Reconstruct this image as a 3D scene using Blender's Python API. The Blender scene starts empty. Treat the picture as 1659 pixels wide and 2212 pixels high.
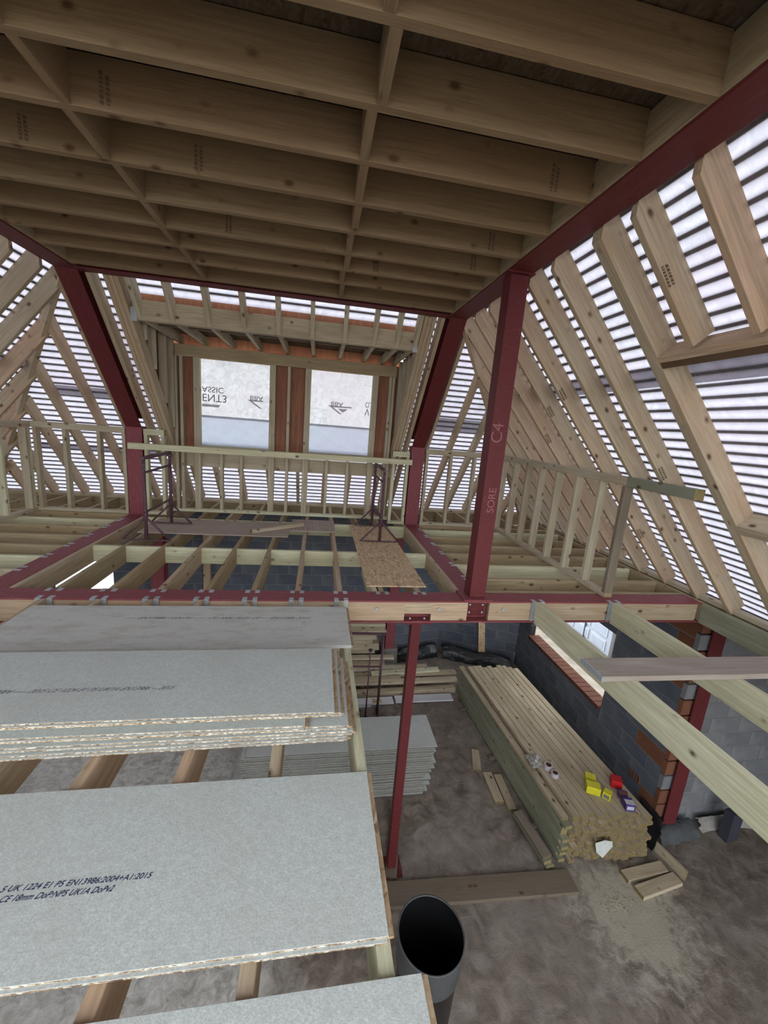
import bpy, math, random
from mathutils import Vector, Matrix
random.seed(7)
SC = bpy.context.scene
COL = SC.collection

# ------------------------------------------------------------------ camera
def make_camera():
    f, yaw, pitch, roll = 873.167, math.radians(9.807), math.radians(11.818), math.radians(4.58)
    fwd = Vector((math.sin(yaw)*math.cos(pitch), math.cos(yaw)*math.cos(pitch), -math.sin(pitch)))
    right = Vector((math.cos(yaw), -math.sin(yaw), 0)); up = right.cross(fwd)
    r = right*math.cos(roll)+up*math.sin(roll); u = -right*math.sin(roll)+up*math.cos(roll)
    cd = bpy.data.cameras.new('camera'); cd.sensor_fit = 'HORIZONTAL'; cd.sensor_width = 36
    cd.lens = f/1659*36; cd.clip_start = .02; cd.clip_end = 200
    co = bpy.data.objects.new('camera', cd); COL.objects.link(co)
    m = Matrix((r, u, -fwd)).transposed().to_4x4(); m.translation = Vector((-.265, -3.421, 1.564))
    co.matrix_world = m; SC.camera = co
make_camera()

# ------------------------------------------------------------------ world, exposure
W = bpy.data.worlds.new('overcast_sky'); SC.world = W; W.use_nodes = True
wn = W.node_tree; wn.nodes.clear()
bg = wn.nodes.new('ShaderNodeBackground'); wo = wn.nodes.new('ShaderNodeOutputWorld')
bg.inputs['Color'].default_value = (.90, .95, 1.0, 1); bg.inputs['Strength'].default_value = 2.8
wn.links.new(bg.outputs[0], wo.inputs[0])
SC.view_settings.view_transform = 'Standard'; SC.view_settings.look = 'None'
SC.view_settings.gamma = 1; SC.view_settings.use_curve_mapping = False
SC.view_settings.exposure = 0.6
SC.cycles.max_bounces = 9; SC.cycles.diffuse_bounces = 7; SC.cycles.transmission_bounces = 8
SC.cycles.use_denoising = True
SC.cycles.caustics_reflective = False; SC.cycles.caustics_refractive = False

# ------------------------------------------------------------------ node helpers
class NT:
    def __init__(s, name):
        s.m = bpy.data.materials.new(name); s.m.use_nodes = True; s.t = s.m.node_tree; s.t.nodes.clear()
        s.out = s.t.nodes.new('ShaderNodeOutputMaterial')
    def n(s, typ, **kw):
        nd = s.t.nodes.new('ShaderNode'+typ)
        for k, v in kw.items():
            if k in nd.inputs: s.set(nd.inputs[k], v)
            else: setattr(nd, k, v)
        return nd
    def set(s, sock, v):
        if isinstance(v, bpy.types.NodeSocket): s.t.links.new(v, sock)
        elif isinstance(v, (tuple, list)) and len(v) == 3 and sock.type == 'RGBA': sock.default_value = (*v, 1)
        else: sock.default_value = v
    def co(s, which='Object'): return s.n('TexCoord').outputs[which]
    def vec(s, v, scale=(1,1,1), loc=(0,0,0)):
        mp = s.n('Mapping', Vector=v); mp.inputs['Scale'].default_value = scale
        s.set(mp.inputs['Location'], loc) if not isinstance(loc, bpy.types.NodeSocket) else s.t.links.new(loc, mp.inputs['Location'])
        return mp.outputs[0]
    def noise(s, v, sc, det=3, rough=.5, dist=0):
        nd = s.n('TexNoise', Vector=v); nd.inputs['Scale'].default_value = sc; nd.inputs['Detail'].default_value = det
        nd.inputs['Roughness'].default_value = rough; nd.inputs['Distortion'].default_value = dist
        return nd.outputs['Fac']
    def voro(s, v, sc, feature='F1', out='Distance'):
        nd = s.n('TexVoronoi', Vector=v, feature=feature); nd.inputs['Scale'].default_value = sc
        return nd.outputs[out]
    def ramp(s, fac, stops):
        nd = s.n('ValToRGB', Fac=fac); e = nd.color_ramp.elements
        while len(e) < len(stops): e.new(.5)
        for el, (p, c) in zip(e, stops):
            el.position = p; el.color = (*c, 1) if isinstance(c, tuple) else (c, c, c, 1)
        return nd.outputs['Color']
    def mix(s, fac, a, b, mode='MIX'):
        nd = s.n('MixRGB', blend_type=mode); s.set(nd.inputs[0], fac); s.set(nd.inputs[1], a); s.set(nd.inputs[2], b)
        return nd.outputs[0]
    def math(s, op, a, b=0.0, c=None):
        nd = s.n('Math', operation=op); s.set(nd.inputs[0], a); s.set(nd.inputs[1], b)
        if c is not None: s.set(nd.inputs[2], c)
        return nd.outputs[0]
    def bump(s, h, st=.3, d=.01):
        nd = s.n('Bump', Height=h); nd.inputs['Strength'].default_value = st; nd.inputs['Distance'].default_value = d
        return nd.outputs[0]
    def bsdf(s, col, rough=.7, spec=.3, metal=0, bump=None):
        nd = s.n('BsdfPrincipled'); s.set(nd.inputs['Base Color'], col); s.set(nd.inputs['Roughness'], rough)
        nd.inputs['Specular IOR Level'].default_value = spec; nd.inputs['Metallic'].default_value = metal
        if bump is not None: s.set(nd.inputs['Normal'], bump)
        s.t.links.new(nd.outputs[0], s.out.inputs[0]); return s.m

MATS = {}
def wood(name, cols, sat_noise=.5, knots=True, end=(.42,.33,.19)):
    """sawn timber, grain along the object's local X"""
    t = NT(name)
    oi = t.n('ObjectInfo').outputs['Random']
    off = t.n('CombineXYZ', X=t.math('MULTIPLY', oi, 37.0), Y=t.math('MULTIPLY', oi, 11.0), Z=t.math('MULTIPLY', oi, 23.0)).outputs[0]
    v = t.n('VectorMath', operation='ADD'); t.set(v.inputs[0], t.co()); t.set(v.inputs[1], off); v = v.outputs[0]
    gr = t.noise(t.vec(v, (1.2, 26, 26)), 2.0, 4, .6, .6)
    fine = t.noise(t.vec(v, (6, 160, 160)), 1.0, 3, .7)
    big = t.noise(t.vec(v, (.8, 3, 3)), 1.6, 2)
    a, b, c = cols
    base = t.ramp(t.math('FRACT', t.math('MULTIPLY', oi, 7.31)), [(0, a), (.5, b), (1, c)])
    col = t.mix(t.ramp(gr, [(.36, 0.0), (.66, .75)]), base, tuple(x*q for x, q in zip(b, (.62,.57,.50))))
    col = t.mix(t.ramp(big, [(.42, 0.0), (.68, .6)]), col, (c[0]*.72, c[1]*.68, c[2]*.6))
    col = t.mix(t.ramp(fine, [(.4, .0), (.75, .3)]), col, tuple(x*.5 for x in a))
    if knots:
        vk = t.voro(t.vec(v, (5.0, 8, 8)), 1.0)
        gate = t.ramp(t.noise(t.vec(v, (2.2, 1, 1)), 2.4, 1), [(.40, 0.0), (.50, 1.0)])
        col = t.mix(t.math('MULTIPLY', gate, t.ramp(vk, [(.08, .92), (.125, .45), (.21, 0.0)])), col, (.09, .045, .022))
    nrm = t.n('SeparateXYZ', Vector=t.co('Normal')).outputs[0]
    isend = t.math('GREATER_THAN', t.math('ABSOLUTE', nrm), .9)
    rings = t.noise(t.vec(v, (4, 60, 30)), 1.0, 3)
    col = t.mix(isend, col, t.ramp(rings, [(.35, tuple(x*.65 for x in end)), (.65, end)]))
    return t.bsdf(col, .75, .2, 0, t.bump(t.math('ADD', gr, fine), .25, .004))

def M(name): return MATS[name]
MATS['rafter_timber'] = wood('rafter_timber', ((.54,.45,.32), (.59,.49,.35), (.66,.46,.32)))
MATS['joist_timber'] = wood('joist_timber', ((.41,.335,.21), (.47,.39,.255), (.48,.36,.22)))
MATS['ceiling_timber'] = wood('ceiling_timber', ((.29,.205,.12), (.33,.24,.145), (.33,.22,.13)))  # joist timber darkened; the dimness under the ceiling is in the colour
MATS['stud_timber'] = wood('stud_timber', ((.58,.525,.39), (.62,.57,.435), (.56,.47,.35)))
MATS['pale_timber'] = wood('pale_timber', ((.72,.72,.50), (.75,.75,.55), (.70,.67,.46)))
MATS['stack_timber'] = wood('stack_timber', ((.52,.44,.31), (.60,.51,.38), (.44,.38,.27)), end=(.26,.195,.09))
MATS['green_timber'] = wood('green_timber', ((.32,.345,.26), (.40,.41,.31), (.25,.27,.20)), end=(.33,.26,.12))
MATS['old_timber'] = wood('old_timber', ((.24,.20,.155), (.28,.24,.19), (.20,.165,.125)), end=(.2,.15,.1))
MATS['dark_timber'] = wood('dark_timber', ((.17,.11,.065), (.20,.13,.08), (.15,.10,.06)))
MATS['batten_timber'] = wood('batten_timber', ((.26,.20,.16), (.30,.24,.20), (.28,.20,.16)), knots=False)
MATS['weathered_board'] = wood('weathered_board', ((.46,.41,.365), (.50,.45,.405), (.42,.37,.325)), knots=False)

def steel(name, base, dust):
    t = NT(name); v = t.co()
    n1 = t.noise(v, 3.0, 4, .6); n2 = t.noise(v, 40, 3, .6); n3 = t.noise(t.vec(v, (1, 6, 6)), 6, 3)
    col = t.mix(t.ramp(n1, [(.35, 0.0), (.75, .4)]), base, tuple(x*.75 for x in base))
    col = t.mix(t.ramp(t.math('MULTIPLY', n2, n3), [(.30, 0.0), (.42, .35)]), col, dust)
    return t.bsdf(col, t.ramp(n2, [(0, .45), (1, .7)]), .4, 0, t.bump(n2, .12, .003))
MATS['red_steel'] = steel('red_steel', (.25, .058, .068), (.42, .26, .26))  # red primer made brighter and pinker; light on it put into the colour
MATS['red_steel_dark'] = steel('red_steel_dark', (.13, .018, .021), (.20, .08, .08))  # same red primer darkened; shade on the steel put into the colour
MATS['trestle_steel'] = steel('trestle_steel', (.10, .045, .06), (.35, .28, .28))

def galv():
    t = NT('galvanised'); n = t.voro(t.co(), 90)
    return t.bsdf(t.ramp(n, [(0, (.36,.40,.43)), (1, (.56,.60,.63))]), .42, .5, .55)
MATS['galvanised'] = galv()

def chipboard(name='chipboard', ec=None):
    t = NT(name); v = t.co()
    sp = t.noise(v, 150, 4, .7); md = t.noise(v, 38, 4, .6); bg_ = t.noise(v, 3.0, 3)
    top = t.ramp(sp, [(.3, (.43,.46,.43)), (.5, (.54,.575,.545)), (.72, (.68,.71,.68))])
    top = t.mix(t.ramp(md, [(.4, 0.0), (.7, .35)]), top, (.36,.38,.35))
    top = t.mix(t.ramp(bg_, [(.4, 0.0), (.7, .35)]), top, (.47,.45,.41))
    ev = t.vec(v, (90, 90, 170))
    cell = t.n('TexVoronoi', Vector=ev); cell.inputs['Scale'].default_value = 1.0
    r = t.n('SeparateColor', Color=cell.outputs['Color']).outputs[0]
    edge = t.ramp(r, [(0, (.15,.09,.05)), (.35, (.34,.23,.13)), (.65, (.52,.42,.30)), (1, (.80,.74,.62))] if ec is None else ec)
    nz = t.math('ABSOLUTE', t.n('SeparateXYZ', Vector=t.co('Normal')).outputs[2])
    col = t.mix(t.math('GREATER_THAN', nz, .6), edge, top)
    return t.bsdf(col, .8, .2, 0, t.bump(t.math('ADD', sp, md), .35, .004))
MATS['chipboard'] = chipboard()
MATS['chipboard_dusty'] = chipboard('chipboard_dusty', [(0, (.09,.075,.06)), (.5, (.16,.14,.12)), (1, (.25,.225,.195))])  # same faces as chipboard, with darker and greyer edge chips
MATS['raw_chip'] = chipboard('raw_chip', [(0, (.15,.09,.05)), (.5, (.36,.24,.14)), (1, (.52,.40,.26))])

def dusty_board():
    t = NT('dusty_board'); v = t.co()
    sp = t.noise(v, 110, 4, .7); st = t.noise(t.vec(v, (1, 3, 1)), 3.5, 5, .65); st2 = t.noise(v, 9, 5, .7)
    col = t.ramp(sp, [(.3, (.54,.54,.50)), (.7, (.66,.66,.62))])
    col = t.mix(t.ramp(st, [(.48, 0.0), (.7, .6)]), col, (.40,.37,.31))
    col = t.mix(t.ramp(st2, [(.6, 0.0), (.78, .5)]), col, (.30,.27,.22))
    return t.bsdf(col, .8, .2, 0, t.bump(sp, .2, .003))
MATS['dusty_board'] = dusty_board()

def osb(name='osb', dark=1.0):
    t = NT(name); v = t.co()
    def flakes(seed, ang):
        mp = t.n('Mapping', Vector=v); mp.inputs['Rotation'].default_value = (0, 0, ang); mp.inputs['Scale'].default_value = (11, 40, 30)
        mp.inputs['Location'].default_value = (seed, seed*1.7, 0)
        nd = t.n('TexVoronoi', Vector=mp.outputs[0]); nd.inputs['Scale'].default_value = 1
        return t.n('SeparateColor', Color=nd.outputs['Color']).outputs[0]
    f1, f2, f3 = flakes(3, .3), flakes(9, 1.4), flakes(5, 2.4)
    sel = t.noise(v, 30, 2)
    f = t.mix(t.ramp(sel, [(.45, 0.0), (.5, 1.0)]), f1, f2)
    f = t.mix(t.ramp(t.noise(v, 22, 2), [(.52, 0.0), (.56, 1.0)]), f, f3)
    k = dark
    col = t.ramp(f, [(0, (.36*k,.22*k,.12*k)), (.15, (.56*k,.38*k,.22*k)), (.7, (.66*k,.48*k,.30*k)), (1, (.78*k,.62*k,.43*k))])
    return t.bsdf(col, .7, .25, 0, t.bump(f, .3, .003))
MATS['osb'] = osb(); MATS['osb_dark'] = osb('osb_dark', .16)  # second is osb darkened, shade above the joists put into its colour

def ply(name, a, b):
    t = NT(name); v = t.co(); g = t.noise(t.vec(v, (14, 14, 1.2)), 1.5, 5, .6, .8)
    return t.bsdf(t.ramp(g, [(.3, a), (.7, b)]), .6, .3)
MATS['brown_ply'] = ply('brown_ply', (.20,.075,.04), (.34,.14,.075))
MATS['orange_ply'] = ply('orange_ply', (.62,.26,.14), (.80,.40,.24))  # brown sheathing ply brightened; daylight on it put into the colour
def grey_ply():
    t = NT('grey_ply'); v = t.co(); g = t.noise(t.vec(v, (1.5, 30, 30)), 1.5, 5, .6, .5); d = t.noise(v, 5, 4)
    c = t.ramp(g, [(.3, (.36,.28,.23)), (.7, (.50,.41,.35))])
    return t.bsdf(t.mix(t.ramp(d, [(.5, 0.0), (.75, .5)]), c, (.50,.46,.42)), .75, .2)
MATS['grey_ply'] = grey_ply()
MATS['osb_rim'] = osb('osb_rim', .62)

def membrane(name, col, tr=.62, dk=.86):
    t = NT(name); v = t.co()
    n1 = t.noise(t.vec(v, (1, 1, 1)), 9, 4, .6, 1.2); n2 = t.noise(v, 1.3, 3)
    c = t.mix(t.ramp(n1, [(.35, 0.0), (.7, 1.0)]), col, tuple(x*dk for x in col))
    c = t.mix(t.ramp(n2, [(.45, 0.0), (.65, .5)]), c, (col[0]*.97, col[1]*.88, col[2]*.93))
    bp = t.bump(n1, .25, .01)
    d = t.n('BsdfDiffuse', Color=c, Normal=bp); tl = t.n('BsdfTranslucent', Color=c, Normal=bp)
    mx = t.n('MixShader'); mx.inputs[0].default_value = tr
    t.t.links.new(d.outputs[0], mx.inputs[1]); t.t.links.new(tl.outputs[0], mx.inputs[2]); t.t.links.new(mx.outputs[0], t.out.inputs[0])
    return t.m
MATS['membrane'] = membrane('membrane', (.50, .49, .55), .60, .78)
MATS['membrane_lap'] = membrane('membrane_lap', (.36, .345, .37), .6)
MATS['window_membrane'] = membrane('window_membrane', (.52, .52, .53), .6, .70)
MATS['window_membrane_double'] = membrane('window_membrane_double', (.37, .40, .46), .55, .93)
MATS['membrane_print'] = membrane('membrane_print', (.41, .405, .415), .58)

def concrete():
    t = NT('concrete_floor'); v = t.n('NewGeometry').outputs['Position']
    a = t.noise(v, 1.1, 6, .62); b = t.noise(v, 5.5, 6, .65, .6); c = t.noise(v, 60, 4, .7); d = t.noise(v, 2.3, 4, .6, 1.0)
    col = t.ramp(b, [(.34, (.11,.085,.065)), (.52, (.21,.17,.137)), (.72, (.34,.29,.245))])
    col = t.mix(t.ramp(a, [(.42, 0.0), (.68, .7)]), col, (.27,.235,.20))
    col = t.mix(t.ramp(d, [(.56, 0.0), (.72, .55)]), col, (.38,.35,.31))
    col = t.mix(t.ramp(c, [(.62, 0.0), (.8, .4)]), col, (.42,.40,.37))
    # dusty area under the boards at the left of the site
    sx = t.n('SeparateXYZ', Vector=v)
    dust = t.ramp(t.math('ADD', t.math('MULTIPLY', sx.outputs[0], -.6), t.math('MULTIPLY', b, .8)), [(.45, 0.0), (.95, .85)])
    col = t.mix(dust, col, t.ramp(t.noise(v, 9.0, 6, .7, 1.0), [(.35, (.30,.28,.25)), (.5, (.50,.485,.445)), (.65, (.66,.645,.60))]))
    dv = t.n('VectorMath', operation='DISTANCE'); t.set(dv.inputs[0], v); dv.inputs[1].default_value = (3.25, -.62, -3.27)
    spill = t.ramp(t.math('SUBTRACT', t.math('MULTIPLY', t.noise(v, 7.0, 5, .7, .8), 1.5), dv.outputs['Value']), [(.05, 0.0), (.42, .8)])
    col = t.mix(spill, col, (.46,.42,.34))
    return t.bsdf(col, t.ramp(a, [(.3, .55), (.7, .85)]), .35, 0, t.bump(t.math('ADD', b, t.math('MULTIPLY', c, .4)), .5, .02))
MATS['concrete_floor'] = concrete()

def block(name, a, b, c):
    t = NT(name); v = t.co(); oi = t.n('ObjectInfo').outputs['Random']
    n1 = t.noise(v, 120, 4, .8); n2 = t.noise(v, 4, 3)
    col = t.ramp(oi, [(0, a), (.5, b), (1, c)])
    col = t.mix(t.ramp(n1, [(.35, .45), (.65, 0.0)]), col, tuple(x*.6 for x in a))
    col = t.mix(t.ramp(n2, [(.45, 0.0), (.75, .35)]), col, tuple(min(1, x*1.4) for x in c))
    return t.bsdf(col, .9, .15, 0, t.bump(n1, .6, .006))
MATS['dark_block'] = block('dark_block', (.115,.13,.165), (.135,.152,.19), (.16,.175,.20))
MATS['grey_block'] = block('grey_block', (.19,.195,.21), (.23,.235,.25), (.28,.28,.29))
MATS['orange_brick'] = block('orange_brick', (.20,.085,.05), (.25,.11,.065), (.19,.10,.07))
MATS['yellow_brick'] = block('yellow_brick', (.33,.24,.14), (.38,.28,.17), (.27,.18,.11))
MATS['sill_brick'] = block('sill_brick', (.13,.055,.04), (.17,.075,.05), (.12,.06,.045))
MATS['mortar'] = block('mortar', (.26,.25,.23), (.26,.25,.23), (.28,.27,.25))
MATS['grey_mortar'] = MATS['mortar']

def plain(name, col, rough=.6, spec=.4, metal=0, var=.25, sc=14, bump=.0):
    t = NT(name); n = t.noise(t.co(), sc, 4, .6)
    c = t.mix(t.ramp(n, [(.35, 0.0), (.7, 1.0)]), col, tuple(x*(1-var) for x in col))
    return t.bsdf(c, rough, spec, metal, t.bump(n, bump, .02) if bump else None)
MATS['ink'] = plain('ink', (.045,.05,.12), .7, .1, 0, .5, 260)
MATS['ink_grey'] = plain('ink_grey', (.20,.20,.23), .8, .1, 0, .4, 260)
MATS['stamp_ink'] = plain('stamp_ink', (.17,.12,.08), .8, .1, 0, .5, 120)
MATS['chalk'] = plain('chalk', (.40,.17,.18), .9, .1, 0, .5, 150)
MATS['black_plastic'] = plain('black_plastic', (.012,.012,.013), .35, .5, 0, .3, 6)
MATS['grey_plastic'] = plain('grey_plastic', (.10,.105,.11), .55, .4, 0, .3, 6)
MATS['black_film'] = plain('black_film', (.014,.015,.018), .3, .6, 0, .3, 12, .6)
MATS['yellow_card'] = plain('yellow_card', (.72,.66,.03), .5)
MATS['red_card'] = plain('red_card', (.55,.015,.02), .45)
MATS['purple_card'] = plain('purple_card', (.07,.04,.22), .5)
MATS['white_card'] = plain('white_card', (.62,.62,.66), .6)
MATS['paper'] = plain('paper', (.62,.64,.60), .8, .2, 0, .15, 20)
MATS['clear_film'] = plain('clear_film', (.40,.38,.34), .3, .6, 0, .4, 60)
MATS['tape_label'] = plain('tape_label', (.55,.50,.55), .5)
MATS['white_laminate'] = plain('white_laminate', (.74,.74,.78), .3, .5, 0, .08, 4)
MATS['dust'] = plain('dust', (.46,.41,.32), .95, .1, 0, .35, 40, .4)
MATS['outside_ground'] = plain('outside_ground', (.33,.29,.24), .9, .1, 0, .3, 3)
MATS['white_sheet'] = plain('white_sheet', (.62,.62,.72), .6, .3, 0, .5, 9, .9)
MATS['white_door'] = plain('white_door', (.36,.40,.47), .4, .4, 0, .1, 3)
MATS['door_white'] = plain('door_white', (.44,.48,.55), .4, .4, 0, .1, 3)
MATS['dark_gap'] = plain('dark_gap', (.05,.05,.07), .7)

# ------------------------------------------------------------------ object helpers
WM = {}
def link(name, data, mat, world, parent=None, **props):
    o = bpy.data.objects.new(name, data); COL.objects.link(o)
    WM[o.name] = world
    if parent is not None:
        o.parent = parent; o.matrix_parent_inverse = WM[parent.name].inverted()
    o.matrix_basis = world
    if mat is not None and data is not None and not data.materials: data.materials.append(mat)
    for k, v in props.items(): o[k] = v
    return o
def empty(name, loc=(0,0,0), **props):
    o = link(name, None, None, Matrix.Translation(Vector(loc)), None, **props)
    o.empty_display_size = .05
    return o
def thing(name, label, cat, loc, group=None):
    o = empty(name, loc, label=label, category=cat)
    if group: o['group'] = group
    return o
def tag(o, label, cat, group=None):
    o['label'] = label; o['category'] = cat
    if group: o['group'] = group
    return o

def frame(A, B, up):
    A = Vector(A); x = (Vector(B)-A).normalized(); up = Vector(up)
    z = (up - up.dot(x)*x).normalized(); y = z.cross(x)
    m = Matrix((x, y, z)).transposed().to_4x4(); m.translation = A
    return m
MC = {}
def prism(key, prof, L):
    """extrude a yz profile along x from 0 to L"""
    if key in MC: return MC[key]
    n = len(prof)
    vs = [(0, y, z) for y, z in prof]+[(L, y, z) for y, z in prof]
    fs = [tuple(range(n-1, -1, -1)), tuple(range(n, 2*n))]
    for i in range(n):
        j = (i+1) % n; fs.append((i, j, n+j, n+i))
    me = bpy.data.meshes.new('m'); me.from_pydata(vs, [], fs); me.update(); MC[key] = me
    return me
def bar_mesh(L, w, d, anchor, matn, c=.0025):
    z0, z1 = {'top': (-d, 0), 'mid': (-d/2, d/2), 'bot': (0, d)}[anchor]
    h = w/2
    pr = [(-h+c, z0), (h-c, z0), (h, z0+c), (h, z1-c), (h-c, z1), (-h+c, z1), (-h, z1-c), (-h, z0+c)]
    return prism(('bar', round(L, 3), round(w, 4), round(d, 4), anchor, matn), pr, L)
def bar(name, A, B, w, d, mat, parent=None, up=(0,0,1), anchor='top', **props):
    L = (Vector(B)-Vector(A)).length
    return link(name, bar_mesh(L, w, d, anchor, mat), M(mat), frame(A, B, up), parent, **props)
def box(name, lo, hi, mat, parent=None, c=.002, rot=0, **props):
    """axis box; local x along its longest horizontal side"""
    lo, hi = Vector(lo), Vector(hi); s = hi-lo
    if s.x >= s.y:
        A = (lo.x, (lo.y+hi.y)/2, lo.z); B = (hi.x, (lo.y+hi.y)/2, lo.z); w = s.y; L = s.x
    else:
        A = ((lo.x+hi.x)/2, lo.y, lo.z); B = ((lo.x+hi.x)/2, hi.y, lo.z); w = s.x; L = s.y
    me = bar_mesh(L, w, s.z, 'bot', mat, min(c, w/4, s.z/4))
    m = frame(A, B, (0,0,1))
    if rot:
        ctr = (lo+hi)/2
        m = Matrix.Translation(ctr) @ Matrix.Rotation(rot, 4, 'Z') @ Matrix.Translation(-ctr) @ m
    return link(name, me, M(mat), m, parent, **props)
def mesh(name, vs, fs, mat, parent=None, world=None, **props):
    me = bpy.data.meshes.new(name); me.from_pydata([tuple(v) for v in vs], [], fs); me.update()
    return link(name, me, M(mat), world or Matrix.Identity(4), parent, **props)
def tube(name, A, B, r, mat, parent=None, n=10, **props):
    L = (Vector(B)-Vector(A)).length
    pr = [(r*math.cos(2*math.pi*i/n), r*math.sin(2*math.pi*i/n)) for i in range(n)]
    up = (0,0,1) if abs((Vector(B)-Vector(A)).normalized().z) < .95 else (0,1,0)
    me = prism(('tube', round(L, 3), r, n, mat), pr, L)
    for p in me.polygons: p.use_smooth = len(p.vertices) == 4
    return link(name, me, M(mat), frame(A, B, up), parent, **props)
def h_prof(w, d, tf, tw):
    h = w/2
    return [(-h,-d), (h,-d), (h,-d+tf), (tw,-d+tf), (tw,-tf), (h,-tf), (h,0), (-h,0), (-h,-tf), (-tw,-tf), (-tw,-d+tf), (-h,-d+tf)]
def hbeam(name, A, B, w, d, mat, up=(0,0,1), parent=None, tf=.014, **props):
    L = (Vector(B)-Vector(A)).length
    pr = h_prof(w, d, tf, .006)
    # concave profile: build caps from three quads
    vs = [(0, y, z) for y, z in pr]+[(L, y, z) for y, z in pr]
    caps = [(0,1,2,11), (11,2,3,10), (10,3,4,9), (9,4,5,8), (8,5,6,7)]
    caps = [(0,1,2,11), (10,3,4,9), (8,5,6,7)]
    fs = [tuple(reversed(c)) for c in caps]+[tuple(i+12 for i in c) for c in caps]
    for i in range(12): fs.append((i, (i+1) % 12, 12+(i+1) % 12, 12+i))
    me = bpy.data.meshes.new('m'); me.from_pydata(vs, [], fs); me.update()
    return link(name, me, M(mat), frame(A, B, up), parent, **props)
def bolt(pos, nrm, parent, r=.014, mat='galvanised'):
    p = Vector(pos); return tube('bolt', p, p+Vector(nrm)*.014, r, mat, parent, 6)
def text(name, s, size, world, mat, parent, shear=0, flip=False, squeeze=1.0, ext=.0006, fit=None):
    cu = bpy.data.curves.new(name, 'FONT'); cu.body = s; cu.size = size; cu.shear = shear; cu.extrude = ext
    tmp = bpy.data.objects.new('tmp', cu); COL.objects.link(tmp)
    dg = bpy.context.evaluated_depsgraph_get(); me = bpy.data.meshes.new_from_object(tmp.evaluated_get(dg))
    bpy.data.objects.remove(tmp)
    if fit: squeeze = fit/max(v.co.x for v in me.vertices)
    for v in me.vertices:
        v.co.x *= squeeze
        if flip: v.co.y = -v.co.y
    me.materials.clear()
    return link(name, me, M(mat), world, parent)
ORD = ['topmost', 'second', 'third', 'fourth', 'fifth', 'sixth', 'seventh', 'eighth', 'ninth', 'tenth', 'eleventh', 'twelfth',
       'thirteenth', 'fourteenth', 'fifteenth', 'sixteenth', 'seventeenth', 'eighteenth', 'nineteenth', 'twentieth',
       'twenty-first', 'twenty-second', 'twenty-third', 'twenty-fourth', 'twenty-fifth', 'twenty-sixth', 'twenty-seventh', 'twenty-eighth', 'twenty-ninth', 'thirtieth', 'thirty-first', 'thirty-second']
FIRST = ['first'] + ORD[1:]

# ------------------------------------------------------------------ ground floor and outside
G = -3.27
floor = box('floor', (-9, -8, G-.12), (4.35, 5.2, G), 'concrete_floor', kind='structure', label='dusty grey brown concrete ground floor')
box('floor', (4.35, -8, G-.12), (7.75, .42, G), 'concrete_floor', kind='structure')
yard = mesh('ground_outside', [(-40,-40,G-.14), (4.5,-40,G-.14), (4.5,40,G-.14), (-40,40,G-.14)], [(0,1,2,3)], 'outside_ground', kind='structure')
mesh('ground_outside', [(4.5,-40,-3.72), (60,-40,-3.72), (60,60,-3.72), (4.5,60,-3.72)], [(0,1,2,3)], 'outside_ground', kind='structure')

def block_wall(name, P0, P1, z0, z1, mat='dark_block', thick=.1, holes=(), brick_at=(), label=None, inward=1, offset=0, bw=.44, bh=.215, t=.01):
    """blocks are laid on the visible (left of P0->P1 when inward=1) face of a mortar core"""
    P0 = Vector((*P0, 0)); P1 = Vector((*P1, 0)); d = (P1-P0); L = d.length; d.normalize()
    nrm = Vector((-d.y, d.x, 0))*inward
    root = empty(name, (P0.x, P0.y, z0), kind='structure')
    if label: root['label'] = label
    # mortar core strips around the holes
    def core(a, b, za, zb):
        if b-a < .01 or zb-za < .01: return
        A = P0+d*a-nrm*(thick/2+.0035); B = P0+d*b-nrm*(thick/2+.0035)
        bar('mortar', (A.x, A.y, za), (B.x, B.y, za), thick, zb-za, 'mortar', root, anchor='bot')
    if holes:
        (ha, hb, hz0, hz1) = holes[0]
        core(0, ha, z0, z1); core(hb, L, z0, z1); core(ha, hb, z0, hz0); core(ha, hb, hz1, z1)
    else: core(0, L, z0, z1)
    k = 0; z = z0+t
    while z < z1-.03:
        h = min(bh, z1-z)
        s = -((k % 2)*(bw+t)/2)+offset*(bw+t)
        while s > 0: s -= bw+t
        while s < L:
            a, b = max(0, s), min(L, s+bw)
            segs = [(a, b, z, z+h)]
            for (ha, hb, hz0, hz1) in holes:
                if z+h > hz0+.02 and z < hz1-.02:
                    ns = []
                    for (p, q, u, v) in segs:
                        if q <= ha or p >= hb: ns.append((p, q, u, v)); continue
                        if p < ha: ns.append((p, ha-.0, u, v))
                        if q > hb: ns.append((hb+.0, q, u, v))
                        if z < hz0: ns.append((max(p, ha), min(q, hb), u, hz0))
                        if z+h > hz1: ns.append((max(p, ha), min(q, hb), hz1, v))
                    segs = ns
            for (p, q, u, v) in segs:
                if q-p < .04 or v-u < .03: continue
                jit = random.uniform(-.002, .002)
                A = P0+d*p+nrm*jit; B = P0+d*q+nrm*jit
                mt = mat; nm = 'block'
                for (x0, x1, y0, y1) in brick_at:
                    if x0 < (p+q)/2 < x1 and y0 < (u+v)/2 < y1: mt = 'orange_brick'
                A = A-nrm*.05; B = B-nrm*.05
                bar(nm, (A.x, A.y, u), (B.x, B.y, u), .1, v-u, mt, root, anchor='bot')
            s += bw+t
        z += bh+t; k += 1
    return root
XW = 4.17
# right wall with window opening; visible face towards -x
wr = block_wall('wall_right', (XW, .26), (XW, 4.02), G, -.23, 'dark_block', .11, holes=((1.14, 3.3, -2.42, -1.15),),
                brick_at=((0,.3,-1.2,-.2), (.0,.62,-2.45,-2.2), (0,.22,-3.3,-2.9), (.0,.5,-1.95,-1.75)), label='dark grey blockwork wall with window opening on the right of the ground floor')
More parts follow.
